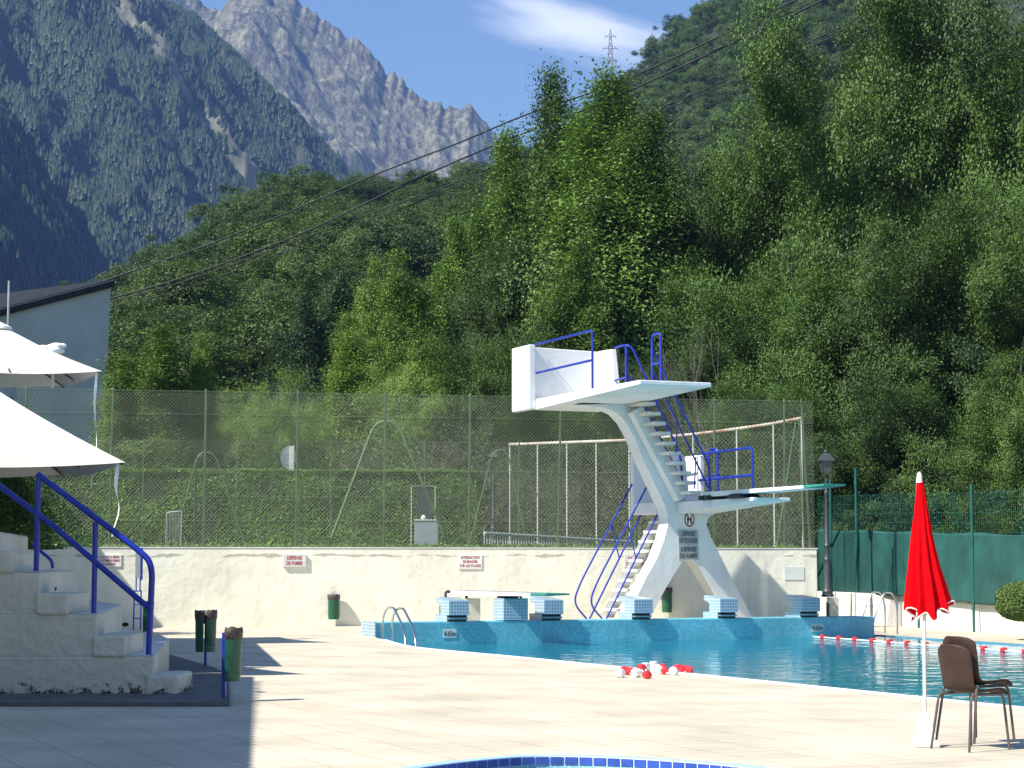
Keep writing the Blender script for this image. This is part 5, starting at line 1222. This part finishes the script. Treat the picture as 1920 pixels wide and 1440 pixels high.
# ================================================================== VEGETATION
def leaf_quads(C, size, rng, up=.35, out=None):
    """one small folded rhombus per centre"""
    n = len(C); N = rng.normal(size=(n, 3)); N[:, 2] = np.abs(N[:, 2]) + up
    if out is not None: N += out * .8
    N /= np.linalg.norm(N, axis=1)[:, None]
    Rv = rng.normal(size=(n, 3)); A = np.cross(N, Rv); A /= np.linalg.norm(A, axis=1)[:, None] + 1e-9; B = np.cross(N, A)
    s = (size * (.65 + .7 * rng.rand(n)))[:, None]
    V = np.stack([C - A * s, C - B * s * .55 + N * s * .15, C + A * s, C + B * s * .55 + N * s * .15], 1).reshape(-1, 3)
    return V, np.arange(n * 4).reshape(-1, 4)
def crown_points(kind, n, rng, H=10.0):
    """leaf centres for a nominal 10 m tree; trunk at origin"""
    clumps = []
    if kind == 'poplar':
        pl = [(0, 0, .3, 10.0, 1.15)] + [(rng.normal() * .95, rng.normal() * .95, rng.uniform(.2, 2.4), rng.uniform(7.0, 9.5), rng.uniform(.8, 1.15)) for _ in range(10)]
        wt = np.array([(p[3] - p[2]) * p[4] for p in pl]); wt[0] *= 2.2; wt /= wt.sum(); nc = 520
        for i in rng.choice(len(pl), nc, p=wt):
            x, y, z0, z1, r = pl[i]; t = rng.rand() ** .9; rad = r * (math.sin(math.pi * min(1, t * .93 + .07)) ** .55) * (1 - .35 * t); a = rng.rand() * 6.28; q = rad * (.55 + .5 * rng.rand())
            clumps.append((x * (1 - .35 * t) + math.cos(a) * q, y * (1 - .35 * t) + math.sin(a) * q, z0 + (z1 - z0) * t, .20 * (.7 + .6 * rng.rand()), .42))
    elif kind == 'broad':
        lobes = [(0, 0, 6.2, 2.6)] + [(rng.normal() * 2.0, rng.normal() * 2.0, rng.uniform(2.4, 8.6), rng.uniform(.9, 1.7)) for _ in range(15)]
        wt = np.array([l[3] ** 2 for l in lobes]); wt /= wt.sum(); nc = 520
        for i in rng.choice(len(lobes), nc, p=wt):
            x, y, z, r = lobes[i]; v = rng.normal(size=3); v /= np.linalg.norm(v); q = r * (.72 + .38 * rng.rand())
            clumps.append((x + v[0] * q, y + v[1] * q, max(.5, z + v[2] * q * .95), .26 * (.7 + .7 * rng.rand()), .30))
    elif kind == 'ash':       # drooping sprays, very uneven
        lobes = [(rng.normal() * 2.1, rng.normal() * 2.1, rng.uniform(1.0, 9.2), rng.uniform(.7, 1.35)) for _ in range(28)]
        wt = np.array([l[3] ** 2 for l in lobes]); wt /= wt.sum(); nc = 640
        for i in rng.choice(len(lobes), nc, p=wt):
            x, y, z, r = lobes[i]; v = rng.normal(size=3); v /= np.linalg.norm(v); q = r * (.7 + .4 * rng.rand())
            clumps.append((x + v[0] * q, y + v[1] * q, max(.4, z + v[2] * q * .8), .25 * (.6 + .8 * rng.rand()), .26))
    elif kind == 'bush':
        nc = 160
        for _ in range(nc):
            v = rng.normal(size=3); v /= np.linalg.norm(v); q = 4.2 * (.55 + .5 * rng.rand()); clumps.append((v[0] * q, v[1] * q, abs(v[2]) * q * 2.1 + .2, .8 * (.6 + .7 * rng.rand()), 1.0))
    C = np.array(clumps); idx = rng.randint(0, len(C), n); G_ = rng.normal(size=(n, 3)); rad = C[idx, 3:4]
    pts = C[idx, :3] + G_ * rad * np.stack([np.ones(n), np.ones(n), C[idx, 4] / .34 * .75], 1)
    cen = np.array([0, 0, 5.0]); o = pts - cen; o /= np.linalg.norm(o, axis=1)[:, None] + 1e-6
    pts[:, 2] = np.maximum(pts[:, 2], .15)
    return pts, o
def trunk_mb(kind, rng):
    mb = MB(); H = 7.4 if kind == 'poplar' else 6.0
    path = [(rng.normal() * .03 * i, rng.normal() * .03 * i, H * i / 7) for i in range(8)]; mb.tube(path, [.15 * (1 - i / 8) + .012 for i in range(8)], 7)
    for k in range(14 if kind != 'bush' else 6):
        z = rng.uniform(1.0, H * .68); a = rng.rand() * 6.28; L = rng.uniform(.7, 1.4) * (.45 if kind == 'poplar' else 1); up = 1.3 if kind == 'poplar' else .45
        p0 = Vector((0, 0, z)); p1 = p0 + Vector((math.cos(a) * L * .5, math.sin(a) * L * .5, L * .5 * up)); p2 = p1 + Vector((math.cos(a + .3) * L * .5, math.sin(a + .3) * L * .5, L * .45 * up)); mb.tube([p0, p1, p2], [.05, .035, .01], 5)
    return mb
def variant(name, kind, n, size, seed, leaf, bark='bark'):
    rng = np.random.RandomState(seed); t = thing(name, None, None, (0, 0, 0))
    pts, o = crown_points(kind, n, rng); V, Fq = leaf_quads(pts, size, rng, out=o)
    npmesh('crown', V, Fq, leaf, parent=t); build(trunk_mb(kind, rng), 'trunk', bark, t, uv=False, smooth=True)
    return t
used = {}
def place(var, x, y, z, h, wscale, label, group, seed=0, cat='tree'):
    """first use moves the variant itself, later uses copy it"""
    if used.get(var.name): o = dup(var)
    else: used[var.name] = True; o = var
    rnd = random.Random(seed); o.location = (x, y, z); o.rotation_euler = (0, 0, rnd.uniform(0, 6.28)); s = h / 10.0; o.scale = (s * wscale, s * wscale, s)
    props(o, label, cat, group); return o
NL = 1.0
POP = [variant('poplar_tree', 'poplar', 115000, .039, 11, 'leaf_pop', 'palebark'), variant('poplar_tree', 'poplar', 115000, .039, 12, 'leaf_pop', 'palebark')]
GOL = [variant('young_poplar_tree', 'poplar', 90000, .042, 21, 'leaf_gold', 'palebark')]
BRO = [variant('broadleaf_tree', 'broad', 125000, .042, 31, 'leaf_bro'), variant('broadleaf_tree', 'broad', 120000, .042, 32, 'leaf_gold')]
ASH = [variant('ash_tree', 'ash', 140000, .041, 41, 'leaf_bro', 'palebark'), variant('ash_tree', 'ash', 140000, .041, 42, 'leaf_bro', 'palebark')]
BLU = [variant('grey_poplar_tree', 'poplar', 90000, .046, 51, 'leaf_blue')]
GRY = [variant('scrub_bush', 'bush', 22000, .13, 61, 'leaf_grey')]
GBU = [variant('leafy_bush', 'bush', 22000, .13, 62, 'leaf_bro')]
# (variant, px centre, px top, depth Y, base z, px width, label)
near = [
 (POP[0], 1135, 145, 84, 1.7, 320, 'tallest bushy poplar right behind the diving tower'),
 (POP[1], 1035, 150, 88, 1.7, 210, 'slim tall poplar forming the left peak of the tall group'),
 (POP[1], 1228, 225, 82, 1.7, 220, 'tall poplar at the right shoulder of the tall group'),
 (POP[0], 960, 255, 90, 1.7, 220, 'poplar left of the tall group, a little lower'),
 (BRO[0], 915, 395, 86, 1.7, 150, 'broad tree stepping down left of the poplars'),
 (POP[0], 848, 420, 88, 1.7, 150, 'full leafy tree above the pictogram-free stretch of fence, left of the poplars'),
 (GOL[0], 745, 485, 84, 1.7, 150, 'light green young poplar, tallest of the pale trees in the middle'),
 (GOL[0], 700, 500, 92, 1.7, 100, 'light green narrow tree beside the tallest pale one'),
 (BLU[0], 640, 520, 102, 1.8, 150, 'grey green poplar standing behind the pale young trees'),
 (BLU[0], 568, 560, 98, 1.8, 120, 'grey green poplar at the left end of its pair'),
 (GOL[0], 650, 600, 78, 1.7, 150, 'pale green tree low in the middle above the hedge'),
 (BRO[1], 780, 590, 76, 1.7, 190, 'yellowish broad tree low in front of the poplars'),
 (BRO[0], 920, 600, 74, 1.7, 190, 'leafy tree just above the fence, left of the tower top'),
 (BRO[1], 540, 660, 74, 1.7, 150, 'pale bushy tree above the hedge, between fence posts'),
 (GOL[0], 300, 622, 66.5, 1.7, 190, 'large light green tree just right of the grey building'),
 (GOL[0], 375, 640, 67.5, 1.7, 100, 'light green slim tree beside the large one by the building'),
 (GOL[0], 228, 680, 65.5, 1.7, 110, 'light green tree half hidden by the grey building corner'),
 (BRO[1], 460, 690, 72, 1.7, 150, 'low pale green bushy tree above the left part of the hedge'),
 (BRO[0], 1010, 560, 78, 1.7, 180, 'leafy tree behind the upper platform left wall'),
 (POP[1], 1090, 470, 78, 1.7, 170, 'poplar directly behind the upper platform'),
 (BRO[0], 1190, 640, 76, 1.7, 170, 'dark tree behind the upper tower stairs'),
 (ASH[0], 1355, 275, 86, 1.7, 230, 'ash tree right of the tall poplars with pale green top'),
 (ASH[1], 1470, 265, 82, 1.6, 230, 'ash tree above the lamp post, middle of the right wood'),
 (ASH[0], 1290, 410, 92, 1.7, 180, 'dark tree in the gap right of the tall poplars'),
 (ASH[0], 1600, 20, 78, 1.2, 300, 'very tall ash, first of the high trees at the right'),
 (ASH[1], 1540, 130, 82, 1.2, 230, 'tall ash sloping down at the left of the high trees'),
 (ASH[1], 1740, -110, 74, 1.0, 320, 'very tall ash with bare twigs near the top right'),
 (ASH[0], 1880, -160, 72, 1.0, 320, 'very tall ash in the top right corner'),
 (BRO[0], 1990, -100, 70, 1.0, 320, 'tall broadleaf at the extreme right edge'),
 (BRO[0], 1420, 470, 72, 1.4, 240, 'round crowned tree behind the white lamp lantern'),
 (ASH[1], 1330, 600, 70, 1.6, 190, 'leafy tree right of the tower stairs'),
 (BRO[0], 1560, 440, 68, .8, 260, 'broadleaf tree above the left end of the green screen'),
 (ASH[0], 1680, 360, 66, .6, 260, 'ash tree above the closed red parasol'),
 (BRO[0], 1810, 400, 66, .5, 260, 'broadleaf tree right of the red parasol tip'),
 (ASH[1], 1930, 330, 64, .5, 260, 'ash tree by the right picture edge'),
 (BRO[0], 1480, 680, 64, .8, 190, 'low tree behind the right end of the pale post fence'),
 (ASH[0], 1610, 700, 62, .5, 210, 'low leafy tree just over the screen, left part'),
 (BRO[0], 1730, 690, 61, .5, 220, 'low dense tree right behind the red parasol'),
 (BRO[1], 1895, 610, 58, .4, 190, 'light leaved tree over the screen at the right edge'),
 (ASH[1], 1400, 330, 96, 1.7, 260, 'ash tree filling in behind the pale topped one'),
 (ASH[0], 1520, 230, 96, 1.7, 260, 'ash tree behind the middle of the right wood'),
 (ASH[1], 1650, 120, 92, 1.2, 320, 'dense ash behind the first very tall one'),
 (BRO[0], 1800, 60, 90, 1.2, 320, 'broad tree filling the gap between the top right ashes'),
 (POP[0], 1085, 230, 92, 1.7, 230, 'poplar filling the notch of the tall group'),
 (POP[0], 1180, 215, 90, 1.7, 230, 'poplar just right of the tallest one'),
 (BRO[0], 1830, 760, 60, .5, 180, 'low tree right of the parasol over the screen'),
]
for i, (v, px, pt, Y, bz, pw, lab) in enumerate(near):
    x = (px - 960) / F * Y; zt = CAMZ + (1059 - pt) * Y / F; h = zt - bz; wid = pw * Y / F
    base_w = 3.4 if v in POP + GOL + BLU else 6.6
    ws = wid / (base_w * h / 10); lab = lab.replace(' above the pictogram-free stretch of fence,', ' over the fence,').replace('white lamp lantern', 'dark lamp lantern')
    place(v, x, Y, bz, h / .98, max(.45, min(2.2, ws * 1.12)), lab, 'trees beyond the fences', i)
# bushes behind the fences
rnd = random.Random(9)
bl = [(1010, 900), (1075, 880), (1150, 890), (1215, 900), (1330, 900), (1400, 880), (1455, 900), (1462, 925), (930, 870), (600, 850), (680, 830), (760, 840), (830, 830), (500, 840), (420, 850), (340, 850), (270, 850), (210, 860), (870, 820), (1280, 850)]
gl = ['behind the fence, left of the tower foot', 'behind the balustrade', 'behind the tower stairs', 'behind the tower column', 'right of the tower column', 'in the middle of the ball fence', 'near the right end of the ball fence', 'at the end corner of the ball fence', 'by the further lamp post', 'over the hedge, right of the road sign', 'over the hedge, left of the big brace frame', 'over the hedge inside the big brace frame', 'over the hedge above the grey cabinet', 'over the hedge left of the road sign', 'over the hedge between two fence posts, left half', 'over the hedge by the smaller brace frame', 'over the left end of the hedge', 'at the building corner over the hedge', 'over the right end of the hedge', 'seen between the tower column and the lower platform']
for i, (px, pt) in enumerate(bl):
    Y = 66 + rnd.uniform(-2, 3) if px < 900 else (61.5 if px < 1250 else 56 + rnd.uniform(0, 3)); v = GRY[0] if px > 940 or i % 2 == 0 else GBU[0]
    h = CAMZ + (1059 - pt) * Y / F - 1.7
    place(v, (px - 960) / F * Y, Y, 1.7, h, 1.0, ('grey green scrub ' if v is GRY[0] else 'dark leafy bush ') + gl[i], 'bushes behind the fences', 100 + i, 'bush')
place(GBU[0], P(0, 900, 40).x, 40, 1.7, 2.6, .9, 'dark leafy bush behind the top of the stand at the left edge', 'bushes behind the fences', 150, 'bush')
# clipped hedge
rng = np.random.RandomState(77)
def hedge(name, label, x0, x1, y0, y1, z0, z1, n, size, cat='hedge'):
    t = thing(name, label, cat, ((x0 + x1) / 2, (y0 + y1) / 2, z0)); pts = []
    A1 = (x1 - x0) * (z1 - z0); A2 = (x1 - x0) * (y1 - y0); k = int(n * A1 / (A1 + A2))
    P1 = np.stack([rng.uniform(x0, x1, k), y0 + np.abs(rng.normal(size=k)) * .07 - .03 + .12 * (vnoise(rng.rand(k) * 0 + 1, rng.rand(k))), rng.uniform(z0, z1, k)], 1)
    P1[:, 1] += (vnoise(P1[:, 0] * 1.1, P1[:, 2] * 1.1) - .5) * .22
    k2 = n - k; P2 = np.stack([rng.uniform(x0, x1, k2), rng.uniform(y0, y1, k2), z1 + rng.normal(size=k2) * .035], 1); P2[:, 2] += (vnoise(P2[:, 0] * 2, P2[:, 1]) - .5) * .08
    C = np.concatenate([P1, P2]); o = np.zeros_like(C); o[:k, 1] = -1; o[k:, 2] = 1
    V, Fq = leaf_quads(C, size, rng, up=.1, out=o); V -= np.array([(x0 + x1) / 2, (y0 + y1) / 2, z0])[None]
    npmesh('foliage', V, Fq, 'hedge', parent=t)
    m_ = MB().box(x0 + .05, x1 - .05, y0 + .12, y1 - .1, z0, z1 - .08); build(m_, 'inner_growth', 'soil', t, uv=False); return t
hedge('clipped_hedge', 'long flat topped dark green hedge behind the wire fence', -16.5, -1.05, 60.5, 61.8, 1.7, CAMZ + 174 * 60.5 / F, 170000, .034)
# round topiary on the right
t = thing('topiary_bush', 'bright green clipped rounded bush at the right edge on the low wall', 'bush', P(1925, 1160, 41.5))
c = P(1928, 1128, 41.5); k = 26000; v = rng.normal(size=(k, 3)); v /= np.linalg.norm(v, axis=1)[:, None]; ex = np.array([.62, .6, .39])
sg = np.sign(v) * np.abs(v) ** .8; C = np.array(c)[None] + sg * ex[None] * (1 + rng.normal(size=(k, 1)) * .025); V, Fq = leaf_quads(C, .022, rng, up=.1, out=v); V -= np.array(t.location)[None]
npmesh('foliage', V, Fq, 'hedge', parent=t); M['topi'] = leafmat('topiary_leaf', (.05, .10, .015), (.15, .22, .05), 1.5); t.children[0].data.materials[0] = M['topi']
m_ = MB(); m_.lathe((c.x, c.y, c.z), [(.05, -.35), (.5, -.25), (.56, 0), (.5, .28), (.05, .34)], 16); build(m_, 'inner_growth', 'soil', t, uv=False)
# strip of dark undergrowth under the screen
t = props(None, None) if False else None
k = 26000; s = rng.uniform(S0, S1, k); zb_ = np.interp(s, [-14, -2, 0, Lw, S1], [.40, .45, .50, .64, .66]); Cx = np.array([tuple(fp(a, 0) + nrm * .55) for a in s[:]]); Cx[:, 2] = zb_ + rng.normal(size=k) * .07 - .02; Cx[:, 0] += rng.normal(size=k) * .12
V, Fq = leaf_quads(Cx, .035, rng); props(npmesh('undergrowth', V, Fq, 'hedge'), 'dark low creeper along the foot of the green screen', 'ground cover', kind='stuff')
# bare twiggy shrub behind the tower stairs
t = thing('bare_shrub', 'bare twiggy pale branched shrub behind the upper tower stairs', 'shrub', P(1345, 1030, 60)); m_ = MB(); rnd = random.Random(4)
def twig(p, d, L, r, dep):
    q = p + d * L; m_.tube([p, (p + q) / 2 + Vector((rnd.uniform(-.05, .05), 0, .02)), q], [r, r * .8, r * .6], 4)
    if dep:
        for _ in range(2 + (rnd.random() > .6)): twig(q, (d + Vector((rnd.uniform(-.42, .32), rnd.uniform(-.3, .3), rnd.uniform(-.1, .25)))).normalized(), L * rnd.uniform(.62, .85), r * .62, dep - 1)
for k in range(3): twig(P(1350 + 6 * k, 1030, 60), Vector((-.14 - .1 * k, 0, 1)).normalized(), 2.1, .024, 4)
build(m_, 'branches', 'palebark', t, uv=False)
# grass strip behind the wall
k = 30000; gx = rng.uniform(-14, 7, k); C = np.stack([gx, np.array([wally(q) for q in gx]) + rng.uniform(.35, 3.4, k), 1.76 + np.abs(rng.normal(size=k)) * .05], 1); V, Fq = leaf_quads(C, .05, rng); props(npmesh('grass', V, Fq, 'hedge'), 'rough grass strip behind the cream wall', 'grass', kind='stuff')

# ---- woods on the slopes
HV = [variant('woodland_tree', 'broad', 24000, .10, 71, 'leaf_hill'), variant('woodland_tree', 'broad', 24000, .10, 72, 'leaf_hill'), variant('woodland_tree', 'ash', 24000, .10, 73, 'leaf_hill')]
HW = [variant('hill_tree', 'broad', 20000, .11, 74, 'leaf_high'), variant('hill_tree', 'ash', 20000, .11, 75, 'leaf_high')]
rnd = random.Random(21); spots = []
def visible(x, y, z, h):
    px = 960 + x / y * F; py = 1059 - (z + h - CAMZ) / y * F; return px, py
y = 104.0
while y < 352:
    st = 4.6 + y / 95; xh = y * .30; x = -xh
    while x < xh * 1.0:
        xx = x + rnd.uniform(-st * .45, st * .45); yy = y + rnd.uniform(-st * .45, st * .45); z = float(hill_z(xx, yy)); h = rnd.uniform(6.5, 10.5) * (1.0 if yy > 150 else .85); px, py = visible(xx, yy, z, h)
        if 120 < px < 1010 or (1000 <= px < 1420 and yy > 200): spots.append(('mid', xx, yy, z, h, px, py))
        x += st
    y += st * 1.25
y = 345.0; s2 = []
while y < 735:
    st = 6.2 + (y - 340) / 85; xh = y * .26; x = -10
    while x < xh:
        xx = x + rnd.uniform(-st * .45, st * .45); yy = y + rnd.uniform(-st * .45, st * .45); z = float(rhill_z(xx, yy)); h = rnd.uniform(7, 12); px, py = visible(xx, yy, z, h)
        if 1050 < px < 1700 and py > -70 and py < 420: s2.append(('far', xx, yy, z, h, px, py))
        x += st
    y += st * 1.2
print('wood spots', len(spots), len(s2))
# the ones that show largest become individual trees, the rest is woodland mass
vis1 = [s for s in spots if s[5] < 900 and s[6] < 640]; vis1.sort(key=lambda s: s[2]); vis2 = [s for s in s2 if 1180 < s[5] < 1560]; vis2.sort(key=lambda s: -s[4] / s[2])
ind = vis1[:150] + vis2[:70]; ids = set(map(id, ind))
for i, s in enumerate(ind):
    if s[0] == 'mid': hl = 'woodland tree on the near hill, ' + ('lower edge' if s[2] < 125 else ('lower slope' if s[2] < 150 else ('middle slope' if s[2] < 180 else 'upper slope'))) + ', ' + ['beside the grey building', 'above the left parasols', 'left of the pale trees', 'behind the pale trees', 'left of the poplars'][min(4, max(0, int((s[5] - 120) / 160)))]
    else: hl = 'small tree on the right hill, ' + ('near the skyline' if s[6] < 60 else ('by the upper cables' if s[6] < 150 else ('mid slope' if s[6] < 250 else 'around the parked van'))) + ', ' + ['beside the tall poplars', 'halfway to the tall ashes', 'next to the tall ashes'][min(2, max(0, int((s[5] - 1180) / 127)))]
    place(HV[i % 3] if s[0] == 'mid' else HW[i % 2], s[1], s[2], s[3] - .3, s[4], rnd.uniform(.85, 1.25), hl,
          'trees covering the near hillside' if s[0] == 'mid' else 'trees covering the high right hillside', 500 + i)
def wood_mass(lst, lab, HV):
    """uncounted rest of the wood: one object that scatters the woodland crowns on points"""
    src = bpy.data.collections.new('woodland_crowns')
    for v in HV:
        o = bpy.data.objects.new('crown_source', v.children[0].data if v.children[0].name.startswith('crown') else v.children[1].data); src.objects.link(o)
    rg = np.random.RandomState(5); me = bpy.data.meshes.new('woodland'); me.from_pydata([(s[1], s[2], s[3] - .4) for s in lst], [], [])
    at = me.attributes.new('siz', 'FLOAT', 'POINT'); at.data.foreach_set('value', np.array([s[4] / 10 for s in lst], np.float32))
    at = me.attributes.new('ang', 'FLOAT', 'POINT'); at.data.foreach_set('value', (rg.rand(len(lst)) * 6.28).astype(np.float32))
    o = bpy.data.objects.new('woodland', me); COL.objects.link(o)
    ng = bpy.data.node_groups.new('scatter', 'GeometryNodeTree'); ng.interface.new_socket('Geometry', in_out='INPUT', socket_type='NodeSocketGeometry'); ng.interface.new_socket('Geometry', in_out='OUTPUT', socket_type='NodeSocketGeometry')
    gi = ng.nodes.new('NodeGroupInput'); go = ng.nodes.new('NodeGroupOutput'); ip_ = ng.nodes.new('GeometryNodeInstanceOnPoints'); ci = ng.nodes.new('GeometryNodeCollectionInfo')
    ci.inputs['Collection'].default_value = src; ci.inputs['Separate Children'].default_value = True; ci.inputs['Reset Children'].default_value = True; ip_.inputs['Pick Instance'].default_value = True
    a1 = ng.nodes.new('GeometryNodeInputNamedAttribute'); a1.data_type = 'FLOAT'; a1.inputs['Name'].default_value = 'siz'; a2 = ng.nodes.new('GeometryNodeInputNamedAttribute'); a2.data_type = 'FLOAT'; a2.inputs['Name'].default_value = 'ang'
    cx = ng.nodes.new('ShaderNodeCombineXYZ'); L = ng.links
    L.new(gi.outputs[0], ip_.inputs['Points']); L.new(ci.outputs[0], ip_.inputs['Instance']); L.new(a1.outputs['Attribute'], ip_.inputs['Scale']); L.new(a2.outputs['Attribute'], cx.inputs[2]); L.new(cx.outputs[0], ip_.inputs['Rotation']); L.new(ip_.outputs[0], go.inputs[0])
    md = o.modifiers.new('scatter', 'NODES'); md.node_group = ng
    props(o, lab, 'woodland', kind='stuff')
wood_mass([s for s in spots if id(s) not in ids], 'dense mixed wood covering the ridge in the middle distance', HV)
wood_mass([s for s in s2 if id(s) not in ids], 'dense mixed wood covering the steep right hill', HW)
# conifers on the far slopes
def conifers(name, label, data, n, h0, seed, dens_scar=True, mname='conifer'):
    XX, YY, ZZ, TT, sca = data; rg = np.random.RandomState(seed); nu, nv = XX.shape
    i = rg.randint(0, nu - 1, n); j = rg.randint(5, nv - 1, n); fu = rg.rand(n); fv = rg.rand(n)
    def ip(Q): return (Q[i, j] * (1 - fu) + Q[i + 1, j] * fu) * (1 - fv) + (Q[i, j + 1] * (1 - fu) + Q[i + 1, j + 1] * fu) * fv
    x, y, z, s = ip(XX), ip(YY), ip(ZZ), ip(sca); k1 = 960 + x / y * F; k2 = 1059 - z / y * F
    keep = (k1 > -60) & (k1 < 1000) & (k2 > -60) & (k2 < 620) & (rg.rand(n) > np.clip(s * 2.6, 0, .97)) & (rg.rand(n) < .55 + .6 * (vnoise(x / 40, y / 40)))
    x, y, z = x[keep], y[keep], z[keep]; n = len(x); h = h0 * (.55 + .8 * rg.rand(n)); r = h * (.20 + .14 * rg.rand(n)); V = np.zeros((n, 6, 3))
    V[:, 0] = np.stack([x + rg.normal(size=n) * .3, y, z + h], 1); a0 = rg.rand(n) * 6.28
    for q in range(5):
        a = a0 + q * 6.283 / 5; rr = r * (.7 + .6 * rg.rand(n)); V[:, 1 + q] = np.stack([x + np.cos(a) * rr, y + np.sin(a) * rr, z - 1 + rg.rand(n) * h * .25], 1)
    Fq = np.array([[0, 1, 2], [0, 2, 3], [0, 3, 4], [0, 4, 5], [0, 5, 1]]); Fa = (np.arange(n)[:, None, None] * 6 + Fq[None]).reshape(-1, 3)
    print(name, n); props(npmesh(name, V.reshape(-1, 3), Fa, mname), label, 'forest', kind='stuff')
conifers('mountain_forest', 'dark conifer forest on the blue mountainside', A, 420000, 7.0, 3)
conifers('mountain_forest', 'dark forest on the shaded slope above the grey building', C_, 26000, 7, 4)
conifers('mountain_forest', 'dark forest on the small spur in the valley', D_, 6000, 10, 5)
# ------------------------------------------------------------------ white van parked high on the hill road
c = P(1298, 302, 470); zc = float(rhill_z(c.x, c.y))
t = thing('parked_van', 'tiny white van parked on the track high on the right hill', 'van', (c.x, c.y, c.z - .8))
m_ = MB(); b = Vector((c.x, c.y, c.z - .8)); prof = [(-1.5, .3), (1.5, .3), (1.5, .8), (1.15, .9), (.75, 1.45), (-1.45, 1.5), (-1.5, .9)]
m_.prism([b + Vector((x, -.6, z)) for x, z in prof], (0, 1.3, 0)); build(m_, 'body', 'whitepl', t, bevel=.05, uv=False)
m_ = MB(); m_.prism([b + Vector((x, -.62, z)) for x, z in ((-.2, .95), (1.0, .95), (.7, 1.35), (-.2, 1.38))], (0, .01, 0)); build(m_, 'window', 'black', t, uv=False)
for x in (-.95, .95): m_ = MB(); m_.tube([b + Vector((x, -.66, .3)), b + Vector((x, -.45, .3))], .3, 14); build(m_, 'wheel', 'black', t, uv=False)
g_ = MB(); g_.prism([b + Vector((x, y_, -.25)) for x, y_ in ((-5, -2), (3, -2.3), (4, 2), (-4, 2.5))], (0, 0, .25)); struct('road', g_, mat('track', (.36, .33, .28), .9), uv=False)

# ------------------------------------------------------------------ the valley air
hz = MB().box(-3400, 3400, -200, 4000, -3.9, 1200)
M_h = bpy.data.materials.new('haze'); M_h.use_nodes = True; ht = M_h.node_tree; ht.nodes.clear()
ho = ht.nodes.new('ShaderNodeOutputMaterial'); pv = ht.nodes.new('ShaderNodeVolumePrincipled'); pv.inputs['Color'].default_value = (0.21, .37, .86, 1); pv.inputs['Density'].default_value = .000125; pv.inputs['Anisotropy'].default_value = 0.1
ht.links.new(pv.outputs[0], ho.inputs['Volume']); M['haze'] = M_h
HZ = build(hz, 'haze', 'haze', None, uv=False); props(HZ, kind='stuff'); HZ['label'] = 'thin blue valley air between the pool and the mountains'; HZ['category'] = 'haze'
